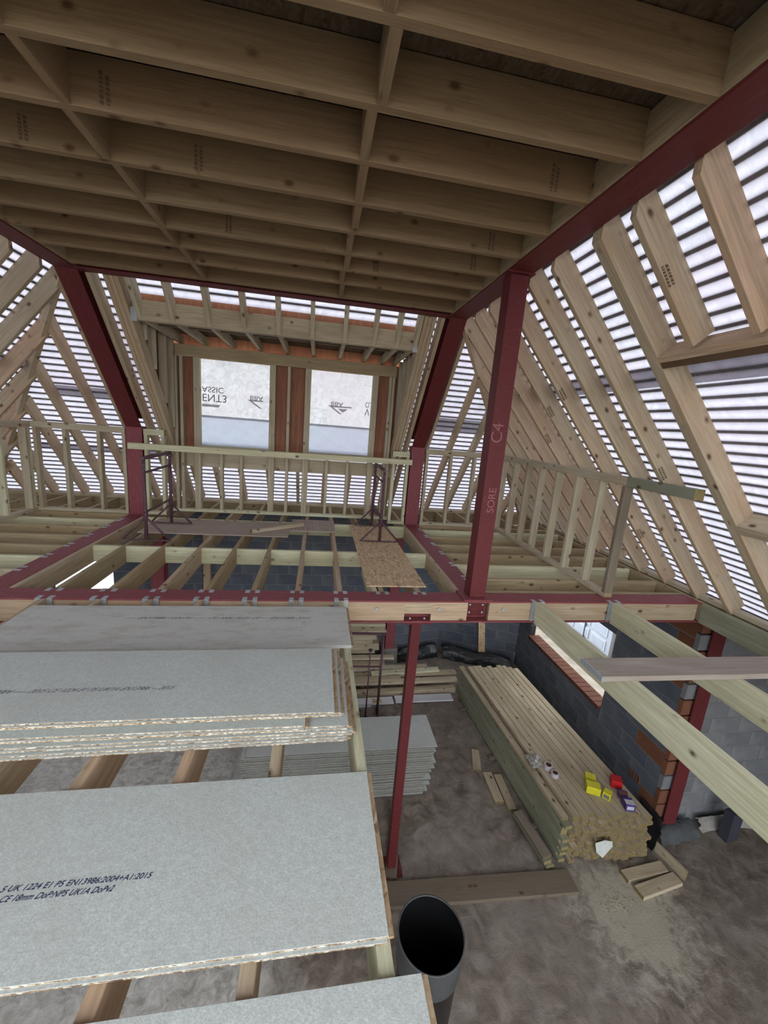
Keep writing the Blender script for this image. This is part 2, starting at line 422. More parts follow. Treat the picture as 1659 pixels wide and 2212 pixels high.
# brick closer at the pier end + sill bricks
zz = G
k = 0
while zz < -.3:
    box('brick', (XW-.002, .20, zz+.008), (XW+.14+(k % 2)*.03, .258, zz+.20), 'orange_brick' if k % 3 else 'grey_block', wr); zz += .215; k += 1
for i in range(18):
    y = 1.42+i*.12
    box('brick', (XW-.03, y, -2.42), (XW+.2, y+.108, -2.36), 'sill_brick', wr)
for i in range(5):   # air brick grille slots
    box('brick', (XW-.012, .50+i*.045, -2.86), (XW+.02, .52+i*.045, -2.74), 'orange_brick', wr)
block_wall('wall_right_return', (7.6, .30), (4.50, .30), G, -.23, 'grey_block', .12, inward=1, offset=.3, label='pale grey blockwork wall facing the camera at the right')
block_wall('wall_far_right', (4.17, 4.02), (2.62, 4.68), G, -.23, 'dark_block', .11, inward=1, label='angled dark blockwork wall of the bay behind the timber stack')
block_wall('wall_far_middle', (2.62, 4.68), (1.50, 4.42), G, -.23, 'dark_block', .11, inward=1, label='angled dark blockwork wall beside the back steel column')
block_wall('wall_far', (1.50, 4.42), (-3.95, 4.42), G, -.23, 'dark_block', .11, inward=1, label='dark blockwork wall under the dormer')
block_wall('wall_far_left', (-5.0, 4.42), (-5.5, 4.42), G, -.23, 'grey_block', .11, inward=1)
block_wall('wall_left', (-5.55, 4.5), (-5.55, 1.2), G, -.23, 'grey_block', .11, inward=1)
box('wall_near_left', (-5.65,-7,G), (-5.55,1.2,-.25), 'mortar', kind='structure')
# wall plates / eaves timbers on the outer walls
box('trim_1', (-5.6, 4.30, -.23), (4.1, 4.42, -.02), 'joist_timber', kind='structure')
# outside neighbours
nb = thing('house', 'neighbouring yellow brick house with white panelled door seen through the ground floor opening', 'house', (7.3, 6, -3.72))
bar('wall', (7.5, 3.9, -3.72), (7.5, 12, -3.72), .3, 5, 'yellow_brick', nb, anchor='bot')
for i in range(24):
    for j in range(3):
        box('brick', (7.32, 4.15+.225*j-(i % 2)*.11, -3.70+i*.075), (7.36, 4.365+.225*j-(i % 2)*.11, -3.635+i*.075), 'yellow_brick', nb)
dr = box('door', (7.24, 4.86, -3.72), (7.36, 7.8, -1.7), 'white_door', nb)
for i in range(4):
    for j in range(5):
        box('door_panel', (7.215, 5.0+i*.66, -3.64+j*.38), (7.245, 5.56+i*.66, -3.36+j*.38), 'door_white', dr)
        box('panel_inset', (7.207, 5.06+i*.66, -3.60+j*.38), (7.217, 5.50+i*.66, -3.40+j*.38), 'white_door', dr)
box('door_gap', (7.20, 5.86-.06, -3.72), (7.22, 5.86-.02, -1.7), 'dark_gap', dr)
ws = []
for i in range(13):
    for j in range(13): ws.append((-8.5+i*.4, 5.3+j*.5, G-.12+random.uniform(0, .12)))
tag(mesh('plastic_sheet', ws, [(i*13+j, (i+1)*13+j, (i+1)*13+j+1, i*13+j+1) for i in range(12) for j in range(12)], 'white_sheet'),
    'crumpled white plastic sheet on the ground outside the far left opening', 'sheet')

# ------------------------------------------------------------------ steelwork
XL, XR = -2.898, 1.323
FW, FD = .212, .22
H_KNEE, Z_C, Y_B, Y_T = 1.286, 2.904, 3.0, 1.606
fb = hbeam('steel_beam', (-4.2, .103, 0), (3.83, .103, 0), .206, FD, 'red_steel')
tag(fb, 'long red steel floor beam crossing the picture under the front column', 'beam')
# timber packed in its web: near side pieces (with the cut-out) and far side
def webt(A, B, parent, off, d=.19, z=-.016, w=.045, mat='joist_timber'):
    bar('web_timber', (A[0]+off[0], A[1]+off[1], A[2]+z), (B[0]+off[0], B[1]+off[1], B[2]+z), w, d, mat, parent)
webt((-4.1,.103,0), (.60,.103,0), fb, (0,-.066,0), mat='rafter_timber')
webt((.60,.103,0), (.86,.103,0), fb, (0,-.066,0), d=.12, mat='rafter_timber')
webt((.86,.103,0), (1.22,.103,0), fb, (0,-.066,0), mat='rafter_timber')
webt((1.44,.103,0), (3.80,.103,0), fb, (0,-.066,0), mat='rafter_timber')
webt((-2.7,.103,0), (1.2,.103,0), fb, (0,.066,0), mat='pale_timber')
webt((1.45,.103,0), (3.8,.103,0), fb, (0,.066,0), mat='pale_timber')
for x in (.33, .93, 1.58): bolt((x, .016, -.085), (0,-1,0), fb, .016)
for x, z in ((1.25,-.05), (1.38,-.05), (1.38,-.13), (1.25,-.13), (.66,-.185), (.80,-.185)): bolt((x, .05 if x > 1 else .03, z), (0,-1,0), fb, .01)
hb = box('splice_plate', (1.24, .088, -.19), (1.42, .097, -.03), 'red_steel_dark', fb)
# side beams
lb = hbeam('steel_beam', (XL, .21, 0), (XL, Y_B+.2, 0), FW, FD, 'red_steel'); tag(lb, 'red steel floor beam running away on the left to the left back column', 'beam')
webt((XL,.25,0), (XL,3.15,0), lb, (.075,0,0), mat='pale_timber'); webt((XL,.25,0), (XL,3.15,0), lb, (-.075,0,0))
rb = hbeam('steel_beam', (XR, .21, 0), (XR, Y_B+.2, 0), FW, FD, 'red_steel'); tag(rb, 'red steel floor beam running away on the right to the right back column', 'beam')
webt((XR,.25,0), (XR,3.15,0), rb, (.075,0,0)); webt((XR,.25,0), (XR,3.15,0), rb, (-.075,0,0), mat='pale_timber')
# joists doubling the beams on their inner faces
# portal legs, rafters, ceiling beams
for x, sd, yn in ((XL, 'left', -4.75), (XR, 'right', -4.75)):
    col = hbeam('steel_column', (x, Y_B, 0), (x, Y_B, H_KNEE), FW, .2, 'red_steel', up=(0,-1,0))
    tag(col, f'red steel column at the {sd} end of the dormer wall', 'column')
    box('base_plate', (x-.12, Y_B-.02, 0), (x+.12, Y_B+.22, .012), 'red_steel', col)
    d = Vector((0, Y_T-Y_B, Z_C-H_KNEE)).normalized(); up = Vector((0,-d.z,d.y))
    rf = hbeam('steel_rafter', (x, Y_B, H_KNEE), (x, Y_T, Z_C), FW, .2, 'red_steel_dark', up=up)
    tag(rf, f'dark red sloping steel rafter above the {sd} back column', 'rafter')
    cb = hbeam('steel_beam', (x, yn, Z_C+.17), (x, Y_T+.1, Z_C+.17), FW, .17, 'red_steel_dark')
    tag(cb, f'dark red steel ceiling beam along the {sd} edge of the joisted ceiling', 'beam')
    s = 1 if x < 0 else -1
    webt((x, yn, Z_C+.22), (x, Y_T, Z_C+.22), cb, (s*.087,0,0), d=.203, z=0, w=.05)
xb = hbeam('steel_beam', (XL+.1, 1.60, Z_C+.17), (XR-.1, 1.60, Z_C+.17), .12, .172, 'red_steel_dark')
tag(xb, 'dark red steel beam across the top of the dormer opening', 'beam')
# front upper column (square hollow section)
fc = thing('steel_column', 'tall red steel column with chalk marks standing on the front beam', 'column', (XR, .14, 0))
box('post', (XR-.078, .06, .012), (XR+.078, .216, Z_C-.012), 'red_steel_dark', fc, c=.008)
box('base_plate', (XR-.15, .005, 0), (XR+.14, .25, .012), 'red_steel', fc)
box('head_plate', (XR-.12, .03, Z_C-.012), (XR+.12, .26, Z_C), 'red_steel_dark', fc)
text('chalk_mark', 'C4', .15, frame((XR+.03, .0585, 1.50), (XR+.03, .0585, 2), (0,-1,0)), 'chalk', fc)
text('chalk_mark', 'SORE', .10, frame((XR+.045, .0585, .86), (XR+.045, .0585, 2), (0,-1,0)), 'chalk', fc)
# front lower column
lc = thing('steel_column', 'slim red steel column standing on the ground floor below the front beam', 'column', (.74, .1, G))
box('post', (.695, .055, G+.012), (.785, .145, -.244), 'red_steel_dark', lc, c=.006)
box('base_plate', (.62, -.02, G), (.86, .22, G+.012), 'red_steel_dark', lc)
box('head_plate', (.60, .01, -.244), (.88, .2, -.222), 'red_steel_dark', lc)
# ground columns
gc = hbeam('steel_column', (4.375, .16, G), (4.375, .16, -.24), .19, .2, 'red_steel_dark', up=(0,-1,0)); tag(gc, 'dark red steel column at the end of the right block wall', 'column')
gc2 = hbeam('steel_column', (1.38, 4.1, -2.95), (1.38, 4.1, -.24), .19, .15, 'red_steel', up=(0,-1,0)); tag(gc2, 'red steel column against the far block wall behind the timber pile', 'column')
box('pad_stone', (1.22, 4.1, G), (1.56, 4.40, -2.95), 'mortar', gc2)
gc3 = hbeam('steel_column', (-2.75, 3.25, G), (-2.75, 3.25, -.24), .2, .2, 'red_steel', up=(0,-1,0)); tag(gc3, 'red steel column below the left floor beam', 'column')
tag(bar('timber_post', (-2.25, 4.25, G), (-2.25, 4.25, -.22), .12, .1, 'rafter_timber', up=(0,-1,0)), 'upright timber post in front of the far wall, seen between loft joists', 'post')

# ------------------------------------------------------------------ loft floor
fl = empty('floor_loft', (0,0,0), kind='structure', label='open loft floor of timber joists between the red steel beams')
def hanger(x, y, parent, ydir, z=0, w=.047, axis='y'):
    """galvanised joist hanger lapping over the flange: two straps either side of the joist"""
    for s in (-1, 1):
        off = s*(w/2+.02)
        if axis == 'y':
            c = (x+off, y)
            box('hanger_strap', (c[0]-.02, min(y, y-ydir*.055), z), (c[0]+.02, max(y, y-ydir*.055), z+.003), 'galvanised', parent)
            box('hanger_side', (c[0]-.02, min(y, y+ydir*.003), z-.19), (c[0]+.02, max(y, y+ydir*.003), z+.003), 'galvanised', parent)
        else:
            c = (x, y+off)
            box('hanger_strap', (min(x, x-ydir*.055), c[1]-.02, z), (max(x, x-ydir*.055), c[1]+.02, z+.003), 'galvanised', parent)
            box('hanger_side', (min(x, x+ydir*.003), c[1]-.02, z-.19), (max(x, x+ydir*.003), c[1]+.02, z+.003), 'galvanised', parent)
def joist(A, B, mat='joist_timber', d=.20, w=.047, parent=None, name='joist'):
    return bar(name, A, B, w, d, mat, parent or fl)
midx = [-2.42, -2.0, -1.6, -1.2, -.8, -.4, 0.0, .405, .775]
for x in midx:
    o = joist((x, .21, -.002), (x, 4.25, -.002), random.choice(['joist_timber', 'rafter_timber']))
    hanger(x, .207, o, 1)
joist((.34, .23, -.004), (.34, 1.2, -.004), 'pale_timber')
joist((XL+.135, .21, 0), (XL+.135, 4.2, 0), 'rafter_timber'); joist((XR-.13, .21, 0), (XR-.13, 4.2, 0), 'rafter_timber')
for y in (1.45, 2.86):
    xs = [XL+.135]+midx+[XR-.13]
    for a, b in zip(xs, xs[1:]):
        if b-a > .2: joist((a+.024, y, -.004), (b-.024, y, -.004), 'pale_timber', d=.19, name='noggin')
ply1 = []
for x in [-4.0, -3.6, -3.2, -2.8, -2.4, -2.0, -1.6, -1.2, -.8, -.4, 0]:
    if x < -2.7: o = joist((x, -.004, 0), (x, -4.0, 0), 'joist_timber'); continue
    o = joist((x, -.004, 0), (x, -4.0, 0), 'rafter_timber' if x else 'pale_timber', d=.22)
    hanger(x, -.001, o, -1)
# right bay joists
ry = [.26, .62, 1.06, 1.5, 1.9, 2.3, 2.7]
for y in ry:
    o = joist((XR+.107, y, -.002), (3.83, y, -.002), random.choice(['joist_timber', 'pale_timber'])); hanger(XR+.105, y, o, 1, axis='x')
    box('hanger_side', (3.78, y+.024, -.17), (3.826, y+.028, -.03), 'galvanised', o)
for y in [.25, .66, 1.04, 1.42, 1.82, 2.24, 2.62]:
    o = joist((XL-.107, y, -.002), (-5.4, y, -.002), random.choice(['joist_timber', 'pale_timber', 'stud_timber'])); hanger(XL-.105, y, o, -1, axis='x')
for y in [-.4, -.8, -1.2]:
    pass
# edge trimmer along the right eaves, with plate on top
joist((3.86, .0, 0), (3.86, 3.9, 0), 'joist_timber'); joist((3.855, -.004, 0), (3.855, -4.5, 0), 'green_timber', d=.22)
bar('wall_plate', (3.97, -4.6, .045), (3.97, 4.2, .045), .10, .047, 'stud_timber', fl)
bar('wall_plate', (4.02, -4.6, -.002), (4.02, 4.2, -.002), .22, .06, 'dark_timber', fl)
bar('wall_plate', (-5.5, 4.22, .045), (4.0, 4.22, .045), .10, .047, 'stud_timber', fl)
bar('wall_plate', (-5.52, 4.2, .045), (-5.52, -4, .045), .10, .047, 'stud_timber', fl)
for x in (-4.9, -4.5, -4.1, -3.7, -3.3, 1.7, 2.1, 2.5, 2.9, 3.3): joist((x, 3.03, -.002), (x, 4.2, -.002), 'joist_timber')
joist((XL-.1, 3.0, -.002), (-5.4, 3.0, -.002)); joist((XR+.1, 3.0, -.002), (3.83, 3.0, -.002))
# the two pale joists coming towards the viewer: things of their own
for x, lab in ((1.944, 'pale new timber joist under the left end of the grey scaffold board'), (2.79, 'pale new timber joist nearer the right eaves, under the middle of the scaffold board')):
    o = tag(bar('joist', (x, -.004, 0), (x+.0, -4.2, 0), .047, .225, 'pale_timber'), lab, 'joist'); hanger(x, -.001, o, -1)
    box('hanger_side', (x-.07, -.004, -.2), (x-.03, -.001, 0), 'galvanised', o)

# ------------------------------------------------------------------ roof
S, Cc = .6539, .7566          # run and rise per metre of slope
UPR = {'right': (Vector((3.9,0,0)), Vector((0,1,0)), Vector((-S,0,Cc)), Vector((Cc,0,S))),
       'left': (Vector((-5.45,0,0)), Vector((0,1,0)), Vector((S,0,Cc)), Vector((-Cc,0,S))),
       'far': (Vector((0,4.2,0)), Vector((1,0,0)), Vector((0,-S,Cc)), Vector((0,Cc,S)))}
def RP(side, s, u, n=0.0):
    O, e, up, nn = UPR[side]; return O+e*s+up*u+nn*n
roofs = {k: empty('roof_'+k, (0,0,0), kind='structure', label=f'{k} roof slope of rafters, battens and translucent membrane') for k in UPR}
RD = .172
UTOP = 3.84; UE = 3.755
def rafter(side, s, u0, u1, mat=None, name='rafter', w=.047):
    mat = mat or random.choice(['rafter_timber', 'rafter_timber', 'rafter_timber', 'stack_timber'])
    o = bar(name, RP(side, s, u0), RP(side, s, u1), w, RD, mat, roofs[side], up=UPR[side][3], anchor='bot')
    if side != 'far' and abs(u1-UE) < .04:      # plumb cut against the ceiling beam
        key = ('plumb', round(u1-u0, 3), mat)
        if key not in MC:
            me = o.data.copy(); L = max(v.co.x for v in me.vertices)
            for v in me.vertices:
                if v.co.x > L-.01: v.co.x += v.co.z*Cc/S
            MC[key] = me
        o.data = MC[key]
    return o
def hipu_right(y): return (4.2-y)/S
def hipu_left(y): return (4.2-y)/S
# right slope rafters
for y in [-.715, -.763, -.225, .15, .58, .98, 1.38, 1.78, 2.18, 2.58, 2.98, 3.38, 3.78]:
    rafter('right', y, -.02 if y > -.7 else -.3, min(UE, hipu_right(y)+.07))
U1, U2 = 2.86, 1.32
for y in (-1.055, -1.455, -1.87, -2.3): rafter('right', y, U1+.05, UE)
for y in (-1.455, -1.87, -2.3): rafter('right', y, -.3, U2-.05)
for y in (-2.7, -3.1, -3.5, -3.9, -4.3, -4.7): rafter('right', y, -.3, UE)
for u, m in ((U1, 'rafter_timber'), (U1-.047, 'dark_timber')):
    bar('roof_trimmer', RP('right', -.787, u), RP('right', -2.66, u), .047, RD, m, roofs['right'], up=UPR['right'][3], anchor='bot')
for u in (U2, U2-.047):
    bar('roof_trimmer', RP('right', -.787, u), RP('right', -2.66, u), .047, RD, 'stack_timber', roofs['right'], up=UPR['right'][3], anchor='bot')
# left slope rafters
for y in [1.82, 2.22, 2.62, 3.02, 3.42, 3.82, 1.42, 1.02, .62, .22, -.2, -.6, -1.0, -1.4, -1.8, -2.2, -2.6, -3.0, -3.4, -3.8, -4.2]:
    rafter('left', y-.0, -.02, min(UE-.03, hipu_left(y)+.1))
# far slope rafters
for x in [-3.40, -3.83, -4.22, -4.70, -5.1]: rafter('far', x, -.02, min(UTOP, (x+5.45)/S+.1))
rafter('far', -3.06, -.02, UTOP); rafter('far', -2.74, -.02, UTOP-.0)
for x in (1.5, 1.9, 2.3, 2.7, 3.1, 3.5): rafter('far', x, -.02, min(UTOP, (3.9-x)/S+.07))
rafter('far', 1.16, -.02, UTOP)
for x in (-2.47, -2.52, -2.57, .955, 1.005, 1.055): rafter('far', x, -.02, UTOP, 'rafter_timber')
UH = 3.37
for x in (-2.36, -2.0, -1.6, -1.2, -.8, -.4, 0, .37, .66, .90): rafter('far', x, UH+.01, UTOP+.05, 'stud_timber')
for x in (-2.3, -1.95, -1.55, -1.1, -.6, -.15, .3, .8): rafter('far', x, -.02, 1.0, 'rafter_timber')
# dormer header (top of the opening)
bar('dormer_header', (-2.44, 2.03, 2.55), (.93, 2.03, 2.55), .09, .22, 'stack_timber', roofs['far'], anchor='bot')
box('header_plate', (-2.45, 1.96, 2.53), (-2.38, 1.985, 2.68), 'galvanised', roofs['far']); box('header_plate', (.87, 1.96, 2.53), (.93, 1.985, 2.68), 'galvanised', roofs['far'])
box('edge_board', (-2.44, 2.0, 2.765), (.93, 2.018, 2.87), 'brown_ply', roofs['far'])
# hips
for nm, a, b in (('hip_rafter', Vector((3.92,4.22,-.06)), Vector((1.30,1.60,2.97))), ('hip_rafter', Vector((-5.60,4.20,-.06)), Vector((-2.88,1.62,2.97)))):
    bar(nm, a, b, .05, .22, 'rafter_timber', roofs['far'], anchor='bot')
# membranes
UM = 4.45
def sheet(name, side, pts, mat, n=.174, parent=None):
    vs = [RP(side, s, u, n) for s, u in pts]
    return mesh(name, vs, [tuple(range(len(vs)))], mat, parent or roofs[side])
eo = .0
sheet('roof_membrane', 'right', [(-4.8,-.45), (4.66,-.45), (4.4-UM*S,UM), (-4.8,UM)], 'membrane')
sheet('roof_membrane', 'left', [(-4.8,-.45), (4.66,-.45), (4.4-UM*S,UM), (-4.8,UM)], 'membrane')
uo0, uo1 = 1.33, 3.60
sheet('roof_membrane', 'far', [(-5.9,-.45), (4.35,-.45), (4.1-uo0*S-.0,uo0), (-5.65+uo0*S,uo0)], 'membrane')
sheet('roof_membrane', 'far', [(-5.65+uo0*S,uo0), (-2.6,uo0), (-2.6,UM), (-5.65+UM*S,UM)], 'membrane')
sheet('roof_membrane', 'far', [(1.08,uo0), (4.1-uo0*S,uo0), (4.1-UM*S,UM), (1.08,UM)], 'membrane')
sheet('roof_membrane', 'far', [(-2.6,uo1), (1.08,uo1), (1.08,UM), (-2.6,UM)], 'membrane')
for side, s0, s1, us in (('right', -4.8, 3.0, 2.55), ('left', -4.8, 3.0, 2.4)):
    sheet('membrane_lap', side, [(s0,us), (s1,us), (s1,us+.16), (s0,us+.16)], 'membrane_lap', .1735)
sheet('membrane_lap', 'far', [(-4.6,.95), (-2.65,.95), (-2.65,1.08), (-4.6,1.08)], 'membrane_lap', .1735)
sheet('membrane_lap', 'far', [(-3.9,2.05), (-3.0,2.05), (-3.0,2.2), (-3.8,2.2)], 'membrane_lap', .1735)
sheet('membrane_lap', 'far', [(1.15,1.95), (2.3,1.95), (2.3,2.2), (1.15,2.2)], 'membrane_lap', .1735)  # far overlaps also suggest the grey shading of things outside
mesh('ridge_deck', [RP('right',-4.8,UM,.15), RP('left',-4.8,UM,.15), RP('left',1.6,UM,.15), RP('right',1.6,UM,.15)], [(0,1,2,3)], 'brown_ply', roofs['far'])  # unseen flat lid, added to keep sky light out of the roof top
# unseen walls behind the viewer, added to close off light from the rear
box('wall_near', (-6,-6.1,G), (.2,-6,-.2), 'dark_block', kind='structure')
box('wall_near', (7.0,-6.1,G), (7.7,-6,-.2), 'dark_block', kind='structure')
box('wall_near', (.2,-6.1,-.7), (7.0,-6,-.2), 'dark_block', kind='structure')
box('wall_right_outer', (7.6,-6,G), (7.7,.3,-.1), 'dark_block', kind='structure')
box('ceiling_extension', (4.12,-6.1,-.14), (7.75,.45,-.10), 'dark_timber', kind='structure')
# battens
def batten(side, s0, s1, u):
    bar('batten', RP(side, s0, u, .176), RP(side, s1, u, .176), .032, .022, 'batten_timber', roofs[side], up=UPR[side][3], anchor='bot')
nb_ = 0
for k in range(48):
    u = -.32+k*.098
    if u > UM-.05: break
    e = 4.36-u*S
    batten('right', -4.8, e, u)
    batten('left', -4.8, e, u)
    if u < uo0-.05: batten('far', -5.8+(u)*S, 4.25-u*S, u)
    else:
        batten('far', -5.6+u*S, -2.6, u)
        if 4.05-u*S > 1.1: batten('far', 1.08, 4.05-u*S, u)
        if u > uo1+.02: batten('far', -2.6, 1.08, u)

# ------------------------------------------------------------------ ceiling
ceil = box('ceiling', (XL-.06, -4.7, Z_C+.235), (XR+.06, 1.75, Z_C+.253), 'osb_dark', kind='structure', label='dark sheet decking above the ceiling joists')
JB = Z_C+.012
cy = [1.46, .99, .63, .27, -.13, -.53, -.95, -1.34, -1.74, -2.16, -2.56, -2.96, -3.36, -3.76, -4.16, -4.56]
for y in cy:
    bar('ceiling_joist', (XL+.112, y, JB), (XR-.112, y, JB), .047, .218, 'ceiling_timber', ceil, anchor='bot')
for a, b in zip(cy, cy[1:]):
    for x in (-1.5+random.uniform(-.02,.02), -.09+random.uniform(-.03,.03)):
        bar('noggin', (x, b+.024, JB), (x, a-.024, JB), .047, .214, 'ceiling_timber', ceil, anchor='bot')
def stamp(world, parent, rows=2, L=.16):
    """faded grade stamp: a cluster of short printed dashes"""
    vs, fs = [], []
    for r in range(rows):
        x = 0
        while x < L:
            w = random.uniform(.008, .02); h = .018
            i = len(vs); z = .001
            vs += [(x, r*.028, z), (x+w, r*.028, z), (x+w+.004, r*.028+h, z), (x+.004, r*.028+h, z)]; fs.append((i, i+1, i+2, i+3)); x += w+.006
    mesh('grade_stamp', vs, fs, 'stamp_ink', parent, world)
for x, y in ((1.0,-.95), (.98,-.13), (.99,.27), (-1.0,-.53), (-1.9,-.53), (-1.3,-.95), (-2.0,-1.34), (-1.0,.27), (.2,.63)):
    stamp(frame((x, y-.0245, JB+.02), (x, y-.0245, JB+2), (0,-1,0)), ceil, 2, .12)
for y, u in ((.98, 2.4), (.58, .7), (.58, 2.6), (-.225, 1.7), (1.38, 2.0), (-1.055, 3.3)):
    stamp(frame(RP('right', y-.0245, u, .05), RP('right', y-.0245, u+.1, .055), (0,-1,0)), roofs['right'], 2, .12)

# ------------------------------------------------------------------ dwarf walls
def wall_frame(name, P0, P1, studs, z1=1.27, mat='stud_timber', label=None, nrm=None, topmat=None):
    root = empty(name, (*P0, 0), kind='structure', label=label or name)
    P0 = Vector((*P0, 0)); P1 = Vector((*P1, 0)); d = (P1-P0).normalized()
    bar('sole_plate', P0, P1, .095, .045, mat, root, anchor='bot')
    bar('top_plate', P0+Vector((0,0,z1)), P1+Vector((0,0,z1)), .095, .085, topmat or mat, root)
    for s in studs:
        b = P0+d*s
        bar('stud', b+Vector((0,0,.045)), b+Vector((0,0,z1-.085)), .095, .045, random.choice([mat, mat, 'pale_timber', 'stack_timber']), root, up=d, anchor='mid')
    return root
wall_frame('wall_dwarf_right', (2.80, 2.95), (2.80, .13), [2.95-y for y in (2.92, 2.5, 2.1, 1.74, 1.34, .93, .52)], label='low stud wall frame along the right eaves')
wd = empty('wall_dwarf_right_end', (2.8,.13,0), kind='structure')
bar('top_plate', (2.80, .129, 1.27), (2.80, -.62, 1.27), .095, .09, 'green_timber', wd)
bar('stud', (2.80, .155, .045), (2.80, .155, 1.18), .095, .045, 'old_timber', wd, up=(0,1,0), anchor='mid')
wall_frame('wall_dwarf_far_right', (1.46, 3.05), (2.75, 3.05), [.03, .44, .85, 1.22], label='low stud wall frame right of the right back column')
wall_frame('wall_dwarf_far_left', (-4.25, 3.05), (-3.02, 3.05), [.07, .44, .88, 1.21], label='low stud wall frame left of the left back column')
wall_frame('wall_dwarf_left', (-4.27, 3.0), (-4.27, -2.4), [.03, .08, .55, 1.0, 1.4, 1.8, 2.2, 2.6, 3.0, 3.4, 3.8], label='low stud wall frame along the left eaves')
wall_frame('wall_dwarf_left_return', (-2.78, 3.07), (-2.50, 3.07), [.025, .255], mat='pale_timber')
wall_frame('wall_dwarf_right_return', (.92, 3.07), (1.20, 3.07), [.025, .255], z1=1.2, mat='pale_timber')

# ------------------------------------------------------------------ dormer front wall with windows
YD = 3.36
dm = empty('wall_dormer', (0, YD, 0), kind='structure', label='dormer stud wall with two membrane covered window openings')
bar('sole_plate', (-2.5, YD, 0), (1.0, YD, 0), .095, .045, 'pale_timber', dm, anchor='bot')
def st(x, z1=2.36, m='stud_timber', z0=.045, y=YD, w=.045): bar('stud', (x, y, z0), (x, y, z1), .095, w, m, dm, up=(1,0,0), anchor='mid')
for x in (-2.42, -2.34, -2.145, -2.10, -1.03, -.985, -.76, -.49, -.445, .575, .62, .84, .89): st(x)
for x in (-1.77, -1.47, -.12, .22): st(x, .80)
st(-1.77, 1.02, z0=.80, y=YD); 
for x in (-1.47, -.12, .22): st(x, 1.02, z0=.80)
bar('wall_beam', (-2.5, YD+.09, .72), (1.0, YD+.09, .72), .045, .22, 'stud_timber', dm, anchor='bot')
for a, b in ((-2.08, -1.05), (-.42, .555)): bar('sill_plate', (a, YD, 1.02), (b, YD, 1.02), .095, .05, 'stud_timber', dm, anchor='bot')
bar('lintel', (-2.42, YD, 2.36), (.93, YD, 2.36), .095, .17, 'joist_timber', dm, anchor='bot')
# sheathing panels beside and between the openings
yb = YD+.056
for a, b in ((-2.55, -2.11), (-1.0, -.47), (.6, 1.05)): box('sheathing_panel', (a, yb, .98), (b, yb+.012, 2.54), 'brown_ply', dm)
for a, b in ((-2.1, -1.0), (-.47, .6)): pass
# dormer ceiling joists, trimmed wall plate, fascia with daylight put into its colour
for x in (-2.36, -2.0, -1.6, -1.2, -.8, -.4, 0, .38, .68, .88): bar('dormer_joist', (x, 2.08, 2.56), (x, 3.55, 2.545), .047, .12, 'stud_timber', dm, anchor='bot')
for x in (-2.0, -1.6, -1.2, -.8, -.4, 0, .38, .68): box('hanger_side', (x-.03, 2.078, 2.55), (x+.03, 2.082, 2.66), 'galvanised', dm)
box('fascia_board', (-2.5, 3.5, 2.50), (1.0, 3.515, 2.70), 'orange_ply', dm)
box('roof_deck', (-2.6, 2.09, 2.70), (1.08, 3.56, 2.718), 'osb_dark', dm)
bar('blocking', (-2.4, 2.5, 2.6), (.9, 2.5, 2.6), .047, .1, 'old_timber', dm, anchor='bot')
# cheeks: studs and outer panels
for x, sx in ((-2.47, -1), (1.0, 1)):
    for y in (3.28, 2.98, 2.62, 2.35):
        zb = (4.2-y)*1.157+.25
        bar('cheek_stud', (x, y, zb), (x, y, 2.6), .095, .045, 'stud_timber', dm, up=(0,1,0), anchor='mid')
    xo = x+sx*.06
    y0 = 2.02
    mesh('cheek_panel', [(xo, y0, (4.2-y0)*1.157+.26), (xo, 3.42, (4.2-3.42)*1.157+.26), (xo, 3.42, 2.7), (xo, y0, 2.7),
                         (xo+sx*.012, y0, (4.2-y0)*1.157+.26), (xo+sx*.012, 3.42, (4.2-3.42)*1.157+.26), (xo+sx*.012, 3.42, 2.7), (xo+sx*.012, y0, 2.7)],
         [(0,1,2,3), (7,6,5,4), (0,4,5,1), (1,5,6,2), (2,6,7,3), (3,7,4,0)], 'brown_ply', dm)
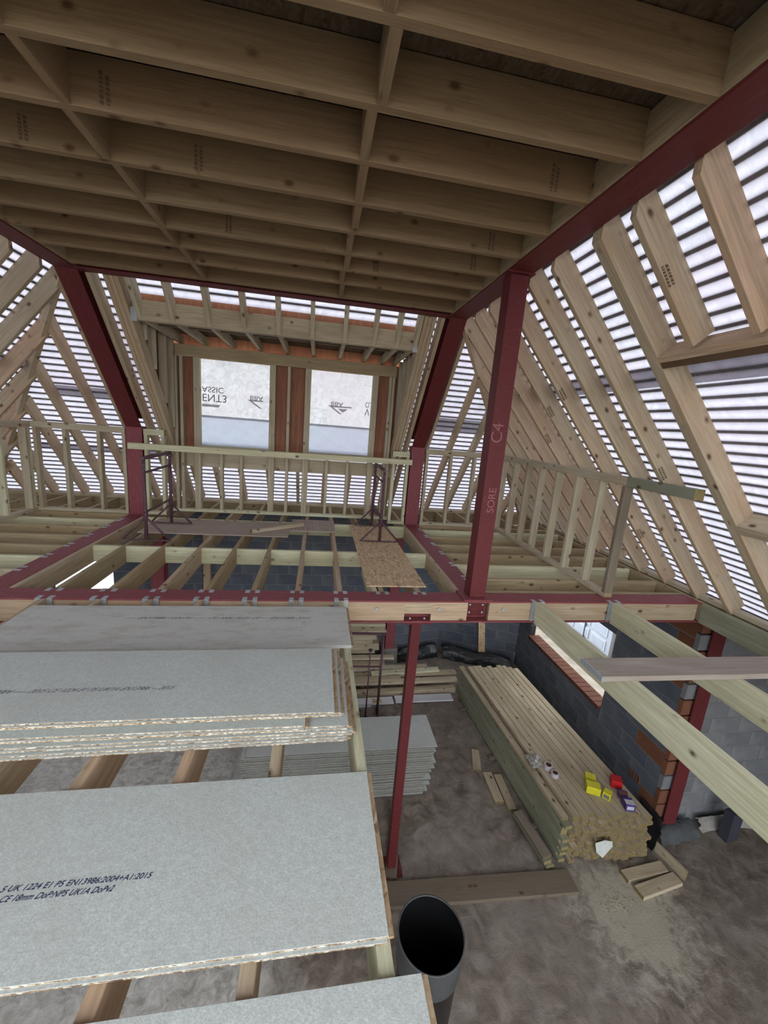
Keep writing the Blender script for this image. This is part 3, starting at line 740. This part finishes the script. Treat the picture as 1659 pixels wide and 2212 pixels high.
# windows
for i, (a, b) in enumerate(((-2.09, -1.05), (-.43, .56))):
    wn_ = empty(f'window_{i+1}', ((a+b)/2, YD, 1.07), kind='structure', label='window opening covered with translucent printed membrane')
    fr = .0
    def grid(name, z0, z1, y, mat, amp):
        nx, nz = 14, 12; vs = []
        for r in range(nz+1):
            for c in range(nx+1):
                vs.append((a+(b-a)*c/nx, y+amp*math.sin(c*1.3+r*.4)*math.sin(r*1.1), z0+(z1-z0)*r/nz))
        o = mesh(name, vs, [(r*(nx+1)+c, r*(nx+1)+c+1, (r+1)*(nx+1)+c+1, (r+1)*(nx+1)+c) for r in range(nz) for c in range(nx)], mat, wn_)
        for p in o.data.polygons: p.use_smooth = True
        return o
    grid('pane', 1.5, 2.365, yb+.004, 'window_membrane', .003)
    grid('pane', 1.06, 1.53, yb-.004, 'window_membrane_double', .005)
    # print on the membrane, seen upside down from inside
    tx = -1.36 if i == 0 else -.10
    zt = 1.88 if i == 0 else 1.90
    text('print', 'BBA', .10 if False else .095, frame((tx, yb-.012, zt), (tx+1, yb-.012, zt), (0,-1,0)), 'membrane_print', wn_, flip=True, fit=.20)
    w_ = .24 if i == 0 else .38
    zt -= .06
    vs = [(tx-.04, yb-.002, zt), (tx-.04+w_, yb-.002, zt), (tx-.04+w_, yb-.002, zt-.02), (tx+.04, yb-.002, zt-.025), (tx+.19, yb-.002, zt-.125), (tx+.15, yb-.002, zt-.125)]
    mesh('print', vs, [(0,1,2,3,4,5)], 'membrane_print', wn_)
    if i == 1: mesh('print', [(tx+.12, yb-.002, zt-.04), (tx+.28, yb-.002, zt-.04), (tx+.20, yb-.002, zt-.10)], [(0,1,2)], 'membrane_print', wn_)
    if i == 0:
        text('print', 'ASSIC', .12, frame((-2.07, yb-.012, 1.96), (0, yb-.012, 1.96), (0,-1,0)), 'membrane_print', wn_, flip=True, fit=.32)
        text('print', 'ENT3', .16, frame((-2.07, yb-.012, 1.85), (0, yb-.012, 1.85), (0,-1,0)), 'membrane_print', wn_, flip=True, fit=.36)
        mesh('print', [(-2.07,yb-.002,1.70), (-1.80,yb-.002,1.70), (-1.83,yb-.002,1.66), (-2.07,yb-.002,1.66)], [(0,3,2,1)], 'membrane_print', wn_)
    else:
        text('print', 'CL', .12, frame((.46, yb-.012, 1.94), (2, yb-.012, 1.94), (0,-1,0)), 'membrane_print', wn_, flip=True, squeeze=.6)
        text('print', 'V', .16, frame((.46, yb-.012, 1.84), (2, yb-.012, 1.84), (0,-1,0)), 'membrane_print', wn_, flip=True, squeeze=.8)

# ------------------------------------------------------------------ loose things on the loft
sheet_n = 0
def board(name, x0, x1, y0, y1, z, t, mat, label, cat='sheet', rot=0, group=None, tongue=True):
    o = box(name, (x0, y0, z), (x1, y1, z+t), mat, rot=rot, c=.0012)
    tag(o, label, cat, group)
    if tongue:
        c = Vector(((x0+x1)/2, (y0+y1)/2, 0)); R = Matrix.Translation(c) @ Matrix.Rotation(rot, 4, 'Z') @ Matrix.Translation(-c)
        me = bar_mesh(x1-x0-.01, .012, t*.36, 'bot', mat, .001)
        link('tongue', me, M(mat), R @ frame((x0+.005, y0-.005, z+t*.32), (x1-.005, y0-.005, z+t*.32), (0,0,1)), o)
        link('end_tongue', prism(('et', round(y1-y0, 3), t), [(-.009,0), (.009,0), (.009,t*.4), (-.009,t*.4)], y1-y0-.004), M('osb_rim'), R @ frame((x1+.0095, y0+.002, z+t*.3), (x1+.0095, y1, z+t*.3), (0,0,1)), o)
    return o
b1 = board('chipboard_sheet', -2.37, .03, -.80, -.172, 0, .022, 'dusty_board', 'pale dusty chipboard sheet laid on the joists directly in front of the red beam')
s2 = [(-2.44,-.060,-1.02,-1.68,.012,'lowest sheet of the middle loft chipboard pile'),
      (-2.44,-.030,-1.03,-1.66,.006,'second sheet up in the middle loft chipboard pile, brown end showing'),
      (-2.42,-.050,-1.02,-1.635,-.004,'third sheet up in the middle loft chipboard pile'),
      (-2.66,-.27,-1.02,-1.655,.0,'fourth sheet up in the middle loft pile, its right end set back'),
      (-2.43,-.09,-1.00,-1.60,.002,'fifth sheet up in the middle loft pile, brown end under the top sheet'),
      (-2.53,-.125,-1.02,-1.62,0,'top sheet of the middle loft chipboard pile, with one line of dark print')]
for i, (x0, x1, yb_, yf, rot, lab) in enumerate(s2):
    o = board('chipboard_sheet', x0, x1, yf, yb_, i*.0222, .0215, 'chipboard', lab, rot=rot, group='chipboard sheets piled in the middle of the loft')
top2 = o
b3 = board('chipboard_sheet', -2.39, .017, -2.495, -1.88, 0, .022, 'chipboard', 'large grey chipboard sheet with two printed lines ending 2015')
b4 = board('chipboard_sheet', -1.02, .097, -3.19, -2.59, 0, .022, 'chipboard', 'nearest chipboard sheet at the bottom left corner of the view')
text('printed_text', '5 UK 1224 E1 P5 EN13986:2004+A1:2015', .026, frame((-1.206, -2.252, .0223), (-.7, -2.252, .0223), (0,0,1)), 'ink', b3, shear=.3, fit=.45)
text('printed_text', 'CE 18mm DoP:NP5 UK1A DoPv2', .026, frame((-1.190, -2.282, .0223), (-.7, -2.282, .0223), (0,0,1)), 'ink', b3, shear=.5, fit=.33)
text('printed_text', 'NP5 UK1A 2004 ----- 2015 CE 1224 E1 P5 UK1A EN13986 -- 2015', .040, frame((-1.98, -1.40, .1328), (-.7, -1.40, .1328), (0,0,1)), 'ink_grey', top2, shear=.9, fit=1.03)
text('printed_text', '---- EN13986 1224 P5 ------ CE 2004 P5 E1 CE --- EN13986 2015', .040, frame((-1.63, -.395, .0222), (0, -.395, .0222), (0,0,1)), 'ink_grey', b1, shear=.9, fit=1.37)
tag(box('plywood_sheet', (-2.50, 1.99, .0), (-.62, 2.75, .012), 'grey_ply', rot=.0), 'wide grey brown plywood sheet under the left trestle', 'sheet')
tag(box('plywood_sheet', (-.62, 2.33, .0), (.03, 3.02, .012), 'grey_ply'), 'shorter grey brown plywood sheet ending beside the right trestle', 'sheet')
tag(bar('timber_offcut', (-1.12, 2.12, .012), (-.45, 2.62, .012), .07, .05, 'stack_timber', anchor='bot'), 'short timber offcut lying slantwise on the plywood sheets', 'offcut')
tag(box('osb_sheet', (.272, .33, .0), (.88, 2.81, .011), 'osb'), 'orange brown oriented strand board strip lying under the right trestle', 'sheet')
def trestle(x, y0, y1, zt, label, z0=.0125):
    t = thing('trestle', label, 'trestle', (x, (y0+y1)/2, 0))
    for y in (y0, y1):
        tube('leg', (x, y, z0+.012), (x, y, zt), .021, 'trestle_steel', t)
        bar('foot_bar', (x-.27, y, z0), (x+.27, y, z0), .035, .012, 'trestle_steel', t, anchor='bot')
        for s in (-1, 1): tube('brace', (x+s*.26, y, z0+.014), (x, y, .30), .012, 'trestle_steel', t, 8)
        tube('collar', (x, y, .30), (x, y, .36), .028, 'trestle_steel', t)
    tube('top_bar', (x, y0-.03, zt), (x, y1+.03, zt), .022, 'trestle_steel', t)
    tube('cross_bar', (x, y0, zt-.17), (x, y1, zt-.17), .014, 'trestle_steel', t)
    tube('cross_bar', (x, y0, .36), (x, y1, .36), .014, 'trestle_steel', t)
    box('head_socket', (x-.03, y1-.03, zt-.05), (x+.03, y1+.03, zt-.022), 'trestle_steel', t)
    return t
trestle(-2.25, 1.63, 2.48, 1.0, 'rusty brown steel trestle beside the left back column')
trestle(.62, 1.89, 2.77, 1.0, 'rusty brown steel trestle standing on the orange strand board')
tag(bar('timber_rail', (-2.74, 2.44, 1.024), (1.17, 2.72, 1.024), .07, .08, 'pale_timber', anchor='bot'), 'long pale timber rail laid across the tops of both loft trestles', 'rail')
sb = tag(bar('scaffold_board', (1.685, -1.15, .0), (3.86, -1.18, .0), .225, .04, 'weathered_board', anchor='bot'), 'grey weathered scaffold board with metal end band lying across the right joists', 'board')
box('end_band', (1.680, -1.265, -.001), (1.692, -1.036, .0415), 'galvanised', sb)

# ------------------------------------------------------------------ ground floor things
# timber pack: 11 columns x 13 layers of 4x2, ends uneven
ang = math.atan2(2.98, -.19)
dirv = Vector((math.cos(ang), math.sin(ang), 0)); side = Vector((dirv.y, -dirv.x, 0))
P = Vector((2.72, -.03, 0)); bw_, bt_ = .0955, .0465
for c in range(11):
    nl = 12 if c == 0 else 13
    for l in range(nl):
        st_ = random.uniform(-.045, .035)+(.04 if l == nl-1 else 0)+(-.015*c)
        A = P+side*(bw_*(c+.5)+(.0 if c else -.02))+dirv*st_+Vector((0,0,G+.03+l*bt_+(random.uniform(-.004,.001) if l == nl-1 else 0))); B = A+dirv*(3.0+random.uniform(-.03, .03))
        if c == 0 and l < nl-1: A = A+side*random.uniform(-.008,.006)
        m = 'green_timber' if c == 0 and l < 11 else 'stack_timber'
        o = bar('timber_plank', A, B, bw_-random.choice([.004,.007,.010]), bt_-.003, m, anchor='bot')
        if l == nl-1: lab = f'{FIRST[c]} plank from the left in the top layer of the big timber stack'
        elif c == 0: lab = f'{ORD[nl-1-l]} plank from the top on the left face of the big timber stack'
        elif c == 10: lab = f'{ORD[nl-1-l]} plank from the top in the wall side column of the big timber stack'
        else: lab = f'plank end in {ORD[nl-1-l]} row down, {FIRST[c]} column from left, of big timber stack'
        tag(o, lab, 'plank', 'planks in the big ground floor timber stack')
for y in (.4, 1.5, 2.6): tag(bar('bearer', (2.6-.06*y, y, G), (3.8-.06*y, y+.05, G), .05, .03, 'old_timber', anchor='bot'), f'{ {.4:"near", 1.5:"middle", 2.6:"far"}[y]} flat bearer under the big timber stack', 'bearer')
ZT = G+.03+13*bt_
for i in range(3):
    tag(bar('timber_board', (2.58-.03*i+(.03 if i == 2 else 0), -.10+.02*i, G+.01+.047*i), (2.50-.03*i+(.03 if i == 2 else 0), .55-.02*i, G+.01+.047*i), .10 if i < 2 else .12, .044, 'old_timber' if i == 2 else 'green_timber', anchor='bot'),
        ['bottom short board leaning against the near left foot of the big timber stack', 'middle short board of three beside the near left foot of the big timber stack', 'top brown short board of three beside the near left foot of the big timber stack'][i], 'board')
# boxes, tapes, paper
def carton(c, s, rot, mat, label, patch=None, name='carton'):
    t = box(name, (c[0]-s[0]/2, c[1]-s[1]/2, ZT), (c[0]+s[0]/2, c[1]+s[1]/2, ZT+s[2]), mat, rot=rot, c=.003); tag(t, label, 'box')
    if patch:
        R = Matrix.Translation(Vector((c[0], c[1], 0))) @ Matrix.Rotation(rot, 4, 'Z')
        mesh('label_patch', [(-s[0]*.36, -s[1]*.505, ZT+s[2]*.2), (s[0]*.36, -s[1]*.505, ZT+s[2]*.2), (s[0]*.36, -s[1]*.505, ZT+s[2]*.75), (-s[0]*.36, -s[1]*.505, ZT+s[2]*.75)], [(0,1,2,3)], patch, t, R)
        mesh('lid_flap', [(-s[0]*.46, -s[1]*.46, ZT+s[2]+.001), (s[0]*.46, -s[1]*.46, ZT+s[2]+.001), (s[0]*.46, s[1]*.2, ZT+s[2]+.001), (-s[0]*.46, s[1]*.2, ZT+s[2]+.001)], [(0,1,2,3)], patch if mat != 'yellow_card' else mat, t, R)
carton((3.26, .27), (.155, .11, .10), -.45, 'yellow_card', 'largest yellow screw carton on the timber stack', 'yellow_card')
carton((3.33, .42), (.12, .09, .08), -.5, 'yellow_card', 'yellow carton behind the largest yellow one on the timber stack')
carton((3.385, .17), (.085, .085, .09), -.9, 'yellow_card', 'small yellow carton between the big yellow carton and the purple one', 'ink_grey')
carton((3.63, .33), (.12, .12, .10), -.5, 'red_card', 'bright red screw carton at the wall side of the timber stack', 'red_card')
carton((3.60, .17), (.10, .08, .06), -.5, 'purple_card', 'low dark carton between the red carton and the purple and white one', 'orange_brick')
carton((3.56, .03), (.11, .11, .085), -.25, 'purple_card', 'purple and white carton nearest the end of the timber stack', 'white_card')
def ring(name, c, ro, ri, h, mat, label):
    n = 20; vs = []; fs = []
    for i in range(n):
        a = 2*math.pi*i/n
        for r, z in ((ro, 0), (ro, h), (ri, h), (ri, 0)): vs.append((r*math.cos(a), r*math.sin(a), z))
    for i in range(n):
        j = (i+1) % n
        for k in range(4): fs.append((i*4+k, j*4+k, j*4+(k+1) % 4, i*4+(k+1) % 4))
    o = mesh(name, vs, fs, mat, None, Matrix.Translation(Vector((c[0], c[1], ZT))))
    mesh('tape_core', [(v[0]*.93 if False else v[0]*ri/ro*.99, v[1]*ri/ro*.99, v[2]) for v in vs[0::4]]+[(v[0]*ri/ro*.99, v[1]*ri/ro*.99, h*1.02) for v in vs[0::4]],
         [(i, (i+1) % n, n+(i+1) % n, n+i) for i in range(n)], 'orange_brick', o, Matrix.Translation(Vector((c[0], c[1], ZT))))
    tag(o, label, 'tape'); return o
ring('tape_roll', (2.905, .52), .05, .032, .055, 'tape_label', 'nearest of the rolls of tape on the timber stack')
ring('tape_roll', (2.885, .64), .055, .035, .06, 'tape_label', 'middle roll of tape on the timber stack, next to the clear wrap')
# crumpled clear wrapping
vs = []; n = 9
for i in range(n):
    for j in range(n):
        e = 1-max(abs(i-4), abs(j-4))/4
        vs.append((2.68+i*.024+random.uniform(-.008,.008), .66+j*.028+random.uniform(-.008,.008), ZT+.002+e*random.uniform(.01,.075)))
tag(mesh('plastic_wrap', vs, [(i*n+j, (i+1)*n+j, (i+1)*n+j+1, i*n+j+1) for i in range(n-1) for j in range(n-1)], 'clear_film'), 'crumpled clear plastic wrap beside the tape rolls on the timber stack', 'wrapping')
pp = P+dirv*-.14
tag(mesh('paper_note', [(3.06,-.14,-2.90), (3.17,-.15,-2.86), (3.27,-.15,-2.89), (3.29,-.15,-2.96), (3.18,-.16,-3.10), (3.09,-.15,-3.02),
                        (3.06,-.137,-2.90), (3.17,-.147,-2.86), (3.27,-.147,-2.89), (3.29,-.147,-2.96), (3.18,-.157,-3.10), (3.09,-.147,-3.02)],
         [(5,4,3,2,1,0), (6,7,8,9,10,11)]+[(i, (i+1) % 6, 6+(i+1) % 6, 6+i) for i in range(6)], 'paper'), 'torn white paper tag fixed to the near end of the timber stack', 'paper')
# chipboard stack on the ground
for i in range(30):
    z = G+.04+i*.0245; top = i == 29
    x1 = 1.46 if top else (1.44+random.uniform(-.06, .03) if i > 12 else 1.38+random.uniform(-.10, .05)); y0 = .955+random.uniform(-.008, .012)
    o = box('chipboard_sheet', (x1-2.44, y0, z), (x1, y0+.605, z+.0175), 'chipboard_dusty', rot=0 if top else random.uniform(-.004, .004))
    tag(o, ('uppermost sheet of the thick chipboard stack on the ground floor' if top else f'{ORD[29-i]} sheet down in the thick ground floor chipboard stack'), 'sheet', 'chipboard sheets stacked on the ground floor')
for x in (-.6, .2, 1.0): tag(box('bearer', (x, .98, G), (x+.08, 1.5, G+.04), 'old_timber'), f'{ {-.6:"left", .2:"middle", 1.0:"right"}[x]} dark bearer under the ground chipboard stack', 'bearer')
# plank on floor and offcuts
tag(bar('scaffold_board', (-.1, -.16, G+.0), (2.76, -.262, G+.0), .24, .045, 'old_timber', anchor='bot'), 'dark brown scaffold board lying on the floor beyond the black chute', 'board')
tag(bar('timber_offcut', (.72, -.02, G), (.92, .75, G), .13, .045, 'old_timber', anchor='bot'), 'brown board on the floor behind the foot of the slim red column', 'offcut')
tag(bar('timber_offcut', (2.24, 1.29, G), (2.355, 1.66, G), .12, .03, 'stack_timber', anchor='bot'), 'flat offcut with a pink marked end, farthest of the three left of the stack', 'offcut')
box('pink_mark', (2.19, 1.285, G+.0295), (2.29, 1.36, G+.031), 'chalk', bpy.context.scene.collection.objects[-1] if False else None) if False else None
tag(bar('timber_offcut', (2.345, .75, G), (2.37, 1.23, G), .13, .035, 'stack_timber', anchor='bot'), 'left one of two parallel offcuts beside the timber stack', 'offcut')
tag(bar('timber_offcut', (2.475, .63, G), (2.51, 1.18, G), .11, .035, 'stack_timber', anchor='bot'), 'right one of two parallel offcuts beside the timber stack', 'offcut')
tag(bar('timber_offcut', (3.40, -.275, G), (3.97, -.225, G), .12, .047, 'stack_timber', anchor='bot'), 'farther of two short pale blocks of timber in front of the stack', 'offcut')
tag(bar('timber_offcut', (3.44, -.445, G), (4.02, -.36, G), .125, .05, 'stack_timber', anchor='bot'), 'nearer of two short pale blocks of timber in front of the stack', 'offcut')
tag(bar('timber_board', (4.04, -.02, G), (4.12, -.37, G), .03, .13, 'stack_timber', anchor='bot'), 'board standing on edge beside the two short pale timber blocks', 'board')
db = box('concrete_block', (5.07, -.02, G), (5.25, .09, G+.42), 'dark_gap', rot=.1, c=.006); tag(db, 'black block standing on the floor before the pale grey wall', 'block')
# black damp membrane bits
def crumple(name, pts, h, mat, label, cat='plastic sheet', n=8):
    (a, b, c, d) = [Vector(p) for p in pts]; vs = []
    for i in range(n+1):
        for j in range(n+1):
            u, v = i/n, j/n; p = (a*(1-u)+b*u)*(1-v)+(d*(1-u)+c*u)*v
            e = math.sin(math.pi*v)**.6 if h > 0 else 0
            vs.append((p.x+random.uniform(-.02,.02), p.y+random.uniform(-.02,.02), p.z+h*e*(.85+.15*math.sin(i*.7))+random.uniform(0,.012)))
    o = mesh(name, vs, [(i*(n+1)+j, (i+1)*(n+1)+j, (i+1)*(n+1)+j+1, i*(n+1)+j+1) for i in range(n) for j in range(n)], mat)
    for p in o.data.polygons: p.use_smooth = True
    tag(o, label, cat); return o
crumple('damp_membrane', [(1.6,4.08,G), (2.5,4.25,G), (2.5,4.54,G+.12), (1.6,4.33,G+.1)], .2, 'black_film', 'black plastic membrane rolled up along the foot of the far wall', n=14)
crumple('damp_membrane', [(2.6,4.2,G), (3.9,3.65,G), (4.0,3.92,G+.12), (2.65,4.5,G+.12)], .2, 'black_film', 'black plastic membrane rolled up in the bay behind the timber stack', n=14)
crumple('damp_membrane', [(3.98,-.05,G), (3.98,.35,G), (4.16,.4,G+.32), (4.16,.05,G+.34)], .10, 'black_film', 'black plastic flap at the near end of the right block wall')
crumple('damp_membrane', [(4.15,-.02,G+.02), (4.75,.05,G+.02), (4.75,.235,G+.12), (4.2,.15,G+.14)], .05, 'grey_plastic', 'grey plastic flap wrapped round the foot of the right steel column')
crumple('damp_membrane', [(4.86,.12,G), (6.2,.12,G), (6.2,.225,G+.13), (4.86,.225,G+.13)], .03, 'clear_film', 'pale plastic strip along the foot of the grey block wall', n=12)
# spill of sawdust
from mathutils import noise as MN
n = 60; vs = []
for i in range(n):
    for j in range(n):
        u, v = (i-n/2)/(n/2), (j-n/2)/(n/2); r = math.hypot(u, v)
        x, y = 3.12+u*.34+v*.12, -.50+v*.30
        vs.append((x, y, G-.003+.006*(1-r)*(1 if r < 1 else 0)+.009*MN.noise(Vector((x*14, y*9, 0)))*max(0, 1.1-r)+.004*MN.noise(Vector((x*60, y*60, 3)))*max(0, 1.1-r)))
sd = mesh('sawdust', vs, [(i*n+j, (i+1)*n+j, (i+1)*n+j+1, i*n+j+1) for i in range(n-1) for j in range(n-1)], 'dust', kind='stuff'); tag(sd, 'pale sawdust spilled on the floor in front of the timber stack', 'sawdust')
# far timber pile
fp = [(-.6, 1.05, 4.0, .0, 'stud_timber'), (-.8, 1.02, 3.95, .10, 'stack_timber')]
pile = [(-.5,2.50,3.02,3.12,.10,.11,'stack_timber','thick beam along the front of the far timber pile'),
        (.2,2.56,3.16,3.20,.22,.05,'stud_timber','second plank in the front of the far pile'),
        (-.1,1.45,3.19,3.20,.27,.05,'stack_timber','short plank lying on the front of the far pile'),
        (-.4,2.60,3.34,3.40,.24,.05,'stack_timber','long plank in the middle of the far pile'),
        (.9,2.25,3.33,3.43,.285,.04,'pale_timber','narrow batten lying slantwise on the far pile'),
        (-.3,2.05,3.50,3.56,.27,.05,'stud_timber','grey plank towards the back of the far pile'),
        (-.5,1.20,3.62,3.62,.32,.05,'stack_timber','plank under the tall stack at the back of the far pile'),
        (-.5,1.40,3.74,3.74,.38,.05,'stud_timber','plank jutting out right at the foot of the tall stack'),
        ]
for i, (x0, x1, ya, yb2, zz2, hh, m, lab) in enumerate(pile):
    tag(bar('timber_plank', (x0, ya, G+.0 if i == 0 else G+.0), (x1, yb2, G+.0), .12, zz2-.0, m, anchor='bot') if i == 0 else
        bar('timber_plank', (x0, ya, G+zz2-hh), (x1, yb2, G+zz2-hh), .12, hh, m, anchor='bot'), lab, 'plank', 'timbers in the far pile')
for i in range(3): tag(box('bearer', (-.3+i*1.0, 3.20, G), (-.22+i*1.0, 3.76, G+.17), 'old_timber'), f'{FIRST[i]} bearer from the left under the far timber pile', 'bearer')
for l in range(9):
    for c in range(2):
        x1 = (1.05 if l < 3 else 1.02 if l < 6 else 1.18)+random.uniform(-.06,.06)
        lab = (f'{ORD[8-l]} plank from the top at the front of the tall stack behind the lower trestle' if c == 0 else f'{ORD[8-l]} plank from the top in the back row of the tall far stack')
        tag(bar('timber_plank', (-1.9, 3.88+c*.15, G+.40+l*.072), (x1, 3.88+c*.15, G+.40+l*.072), .145, .069, random.choice(['stack_timber', 'stud_timber']), anchor='bot'), lab, 'plank', 'planks in the tall far stack')
for i in range(3): tag(box('bearer', (-1.6+i*1.0, 3.82, G), (-1.5+i*1.0, 4.10, G+.40), 'old_timber'), f'{FIRST[i]} block from the left holding up the tall far stack', 'bearer')
tag(bar('osb_strip', (3.46, 4.10, G+.0), (3.33, 4.30, -1.5), .15, .012, 'osb', up=(0,-1,0)), 'upright strip of strand board leaning in the bay behind the timber stack', 'board')
l1 = box('laminate_board', (.05, 2.76, G+.02), (1.26, 2.93, G+.05), 'white_laminate', rot=.03); tag(l1, 'left white laminated board on the floor before the far timber pile', 'board')
l2 = box('laminate_board', (1.30, 2.80, G+.02), (2.38, 2.98, G+.05), 'white_laminate', rot=.01); tag(l2, 'right white laminated board on the floor before the far timber pile', 'board')
l3 = box('laminate_board', (-.12, 2.72, G), (.85, 2.9, G+.018), 'white_laminate', rot=.05); tag(l3, 'white board lying under the left laminated board', 'board')
box('torn_patch', (.88, 2.78, G+.0495), (1.05, 2.90, G+.0515), 'osb', l1)
# lower trestle
lt = thing('trestle', 'dark red steel trestle on the ground floor behind the chipboard stack', 'trestle', (.5, 2.57, G))
TZ = -1.76
tube('leg', (.93, 2.57, G+.02), (.93, 2.57, TZ), .022, 'trestle_steel', lt); tube('leg', (-.15, 2.62, G+.02), (-.15, 2.62, TZ), .022, 'trestle_steel', lt)
tube('top_bar', (-.2, 2.62, TZ), (.98, 2.57, TZ), .022, 'trestle_steel', lt)
tube('cross_bar', (-.15, 2.62, -2.36), (.93, 2.57, -2.36), .015, 'trestle_steel', lt)
for x, y in ((.93, 2.57), (-.15, 2.62)):
    bar('foot_bar', (x, y-.15, G+.002), (x, y+.13, G+.002), .035, .012, 'trestle_steel', lt, anchor='bot')
    for s in (-1, .8): tube('brace', (x, y+s*.14, G+.012), (x, y, G+.3), .012, 'trestle_steel', lt, 8)
pr_ = thing('steel_prop', 'thin rusty steel prop with a flat head beside the lower trestle', 'prop', (.72, 2.6, G))
tube('rod', (.72, 2.5, G+.005), (.72, 2.5, -2.02), .011, 'trestle_steel', pr_); tube('head', (.72, 2.5, -2.02), (.72, 2.5, -2.0), .035, 'trestle_steel', pr_)
tube('handle', (.62, 2.5, -2.42), (.82, 2.5, -2.36), .009, 'trestle_steel', pr_); tube('foot', (.72, 2.5, G), (.72, 2.5, G+.008), .05, 'trestle_steel', pr_)
# rubble chute section
ch = thing('rubble_chute', 'black tapered open topped plastic chute section standing on the floor', 'chute', (.745, -1.19, G))
def lathe(name, prof, mat, parent, ctr, n=48):
    vs, fs = [], []
    for r, z in prof:
        for i in range(n): a = 2*math.pi*i/n; vs.append((r*math.cos(a), r*math.sin(a), z))
    for k in range(len(prof)-1):
        for i in range(n): fs.append((k*n+i, k*n+(i+1) % n, (k+1)*n+(i+1) % n, (k+1)*n+i))
    o = mesh(name, vs, fs, mat, parent, Matrix.Translation(Vector(ctr)))
    for p in o.data.polygons: p.use_smooth = True
    return o
cc = (.745, -1.19, G)
lathe('body', [(.19,.0), (.205,.35), (.205,.37), (.222,.37), (.235,.82), (.244,.82)], 'black_plastic', ch, cc)
lathe('band', [(.236,.82), (.247,.83), (.251,1.08), (.258,1.09), (.258,1.10), (.248,1.10), (.244,1.07)], 'grey_plastic', ch, cc)
lathe('lining', [(.244,1.095), (.225,.80), (.195,.35), (.18,.0)], 'black_plastic', ch, cc)
tube('chain', (.86,-1.36,G+.05), (.90,-1.30,G+.75), .008, 'old_timber', ch, 6)
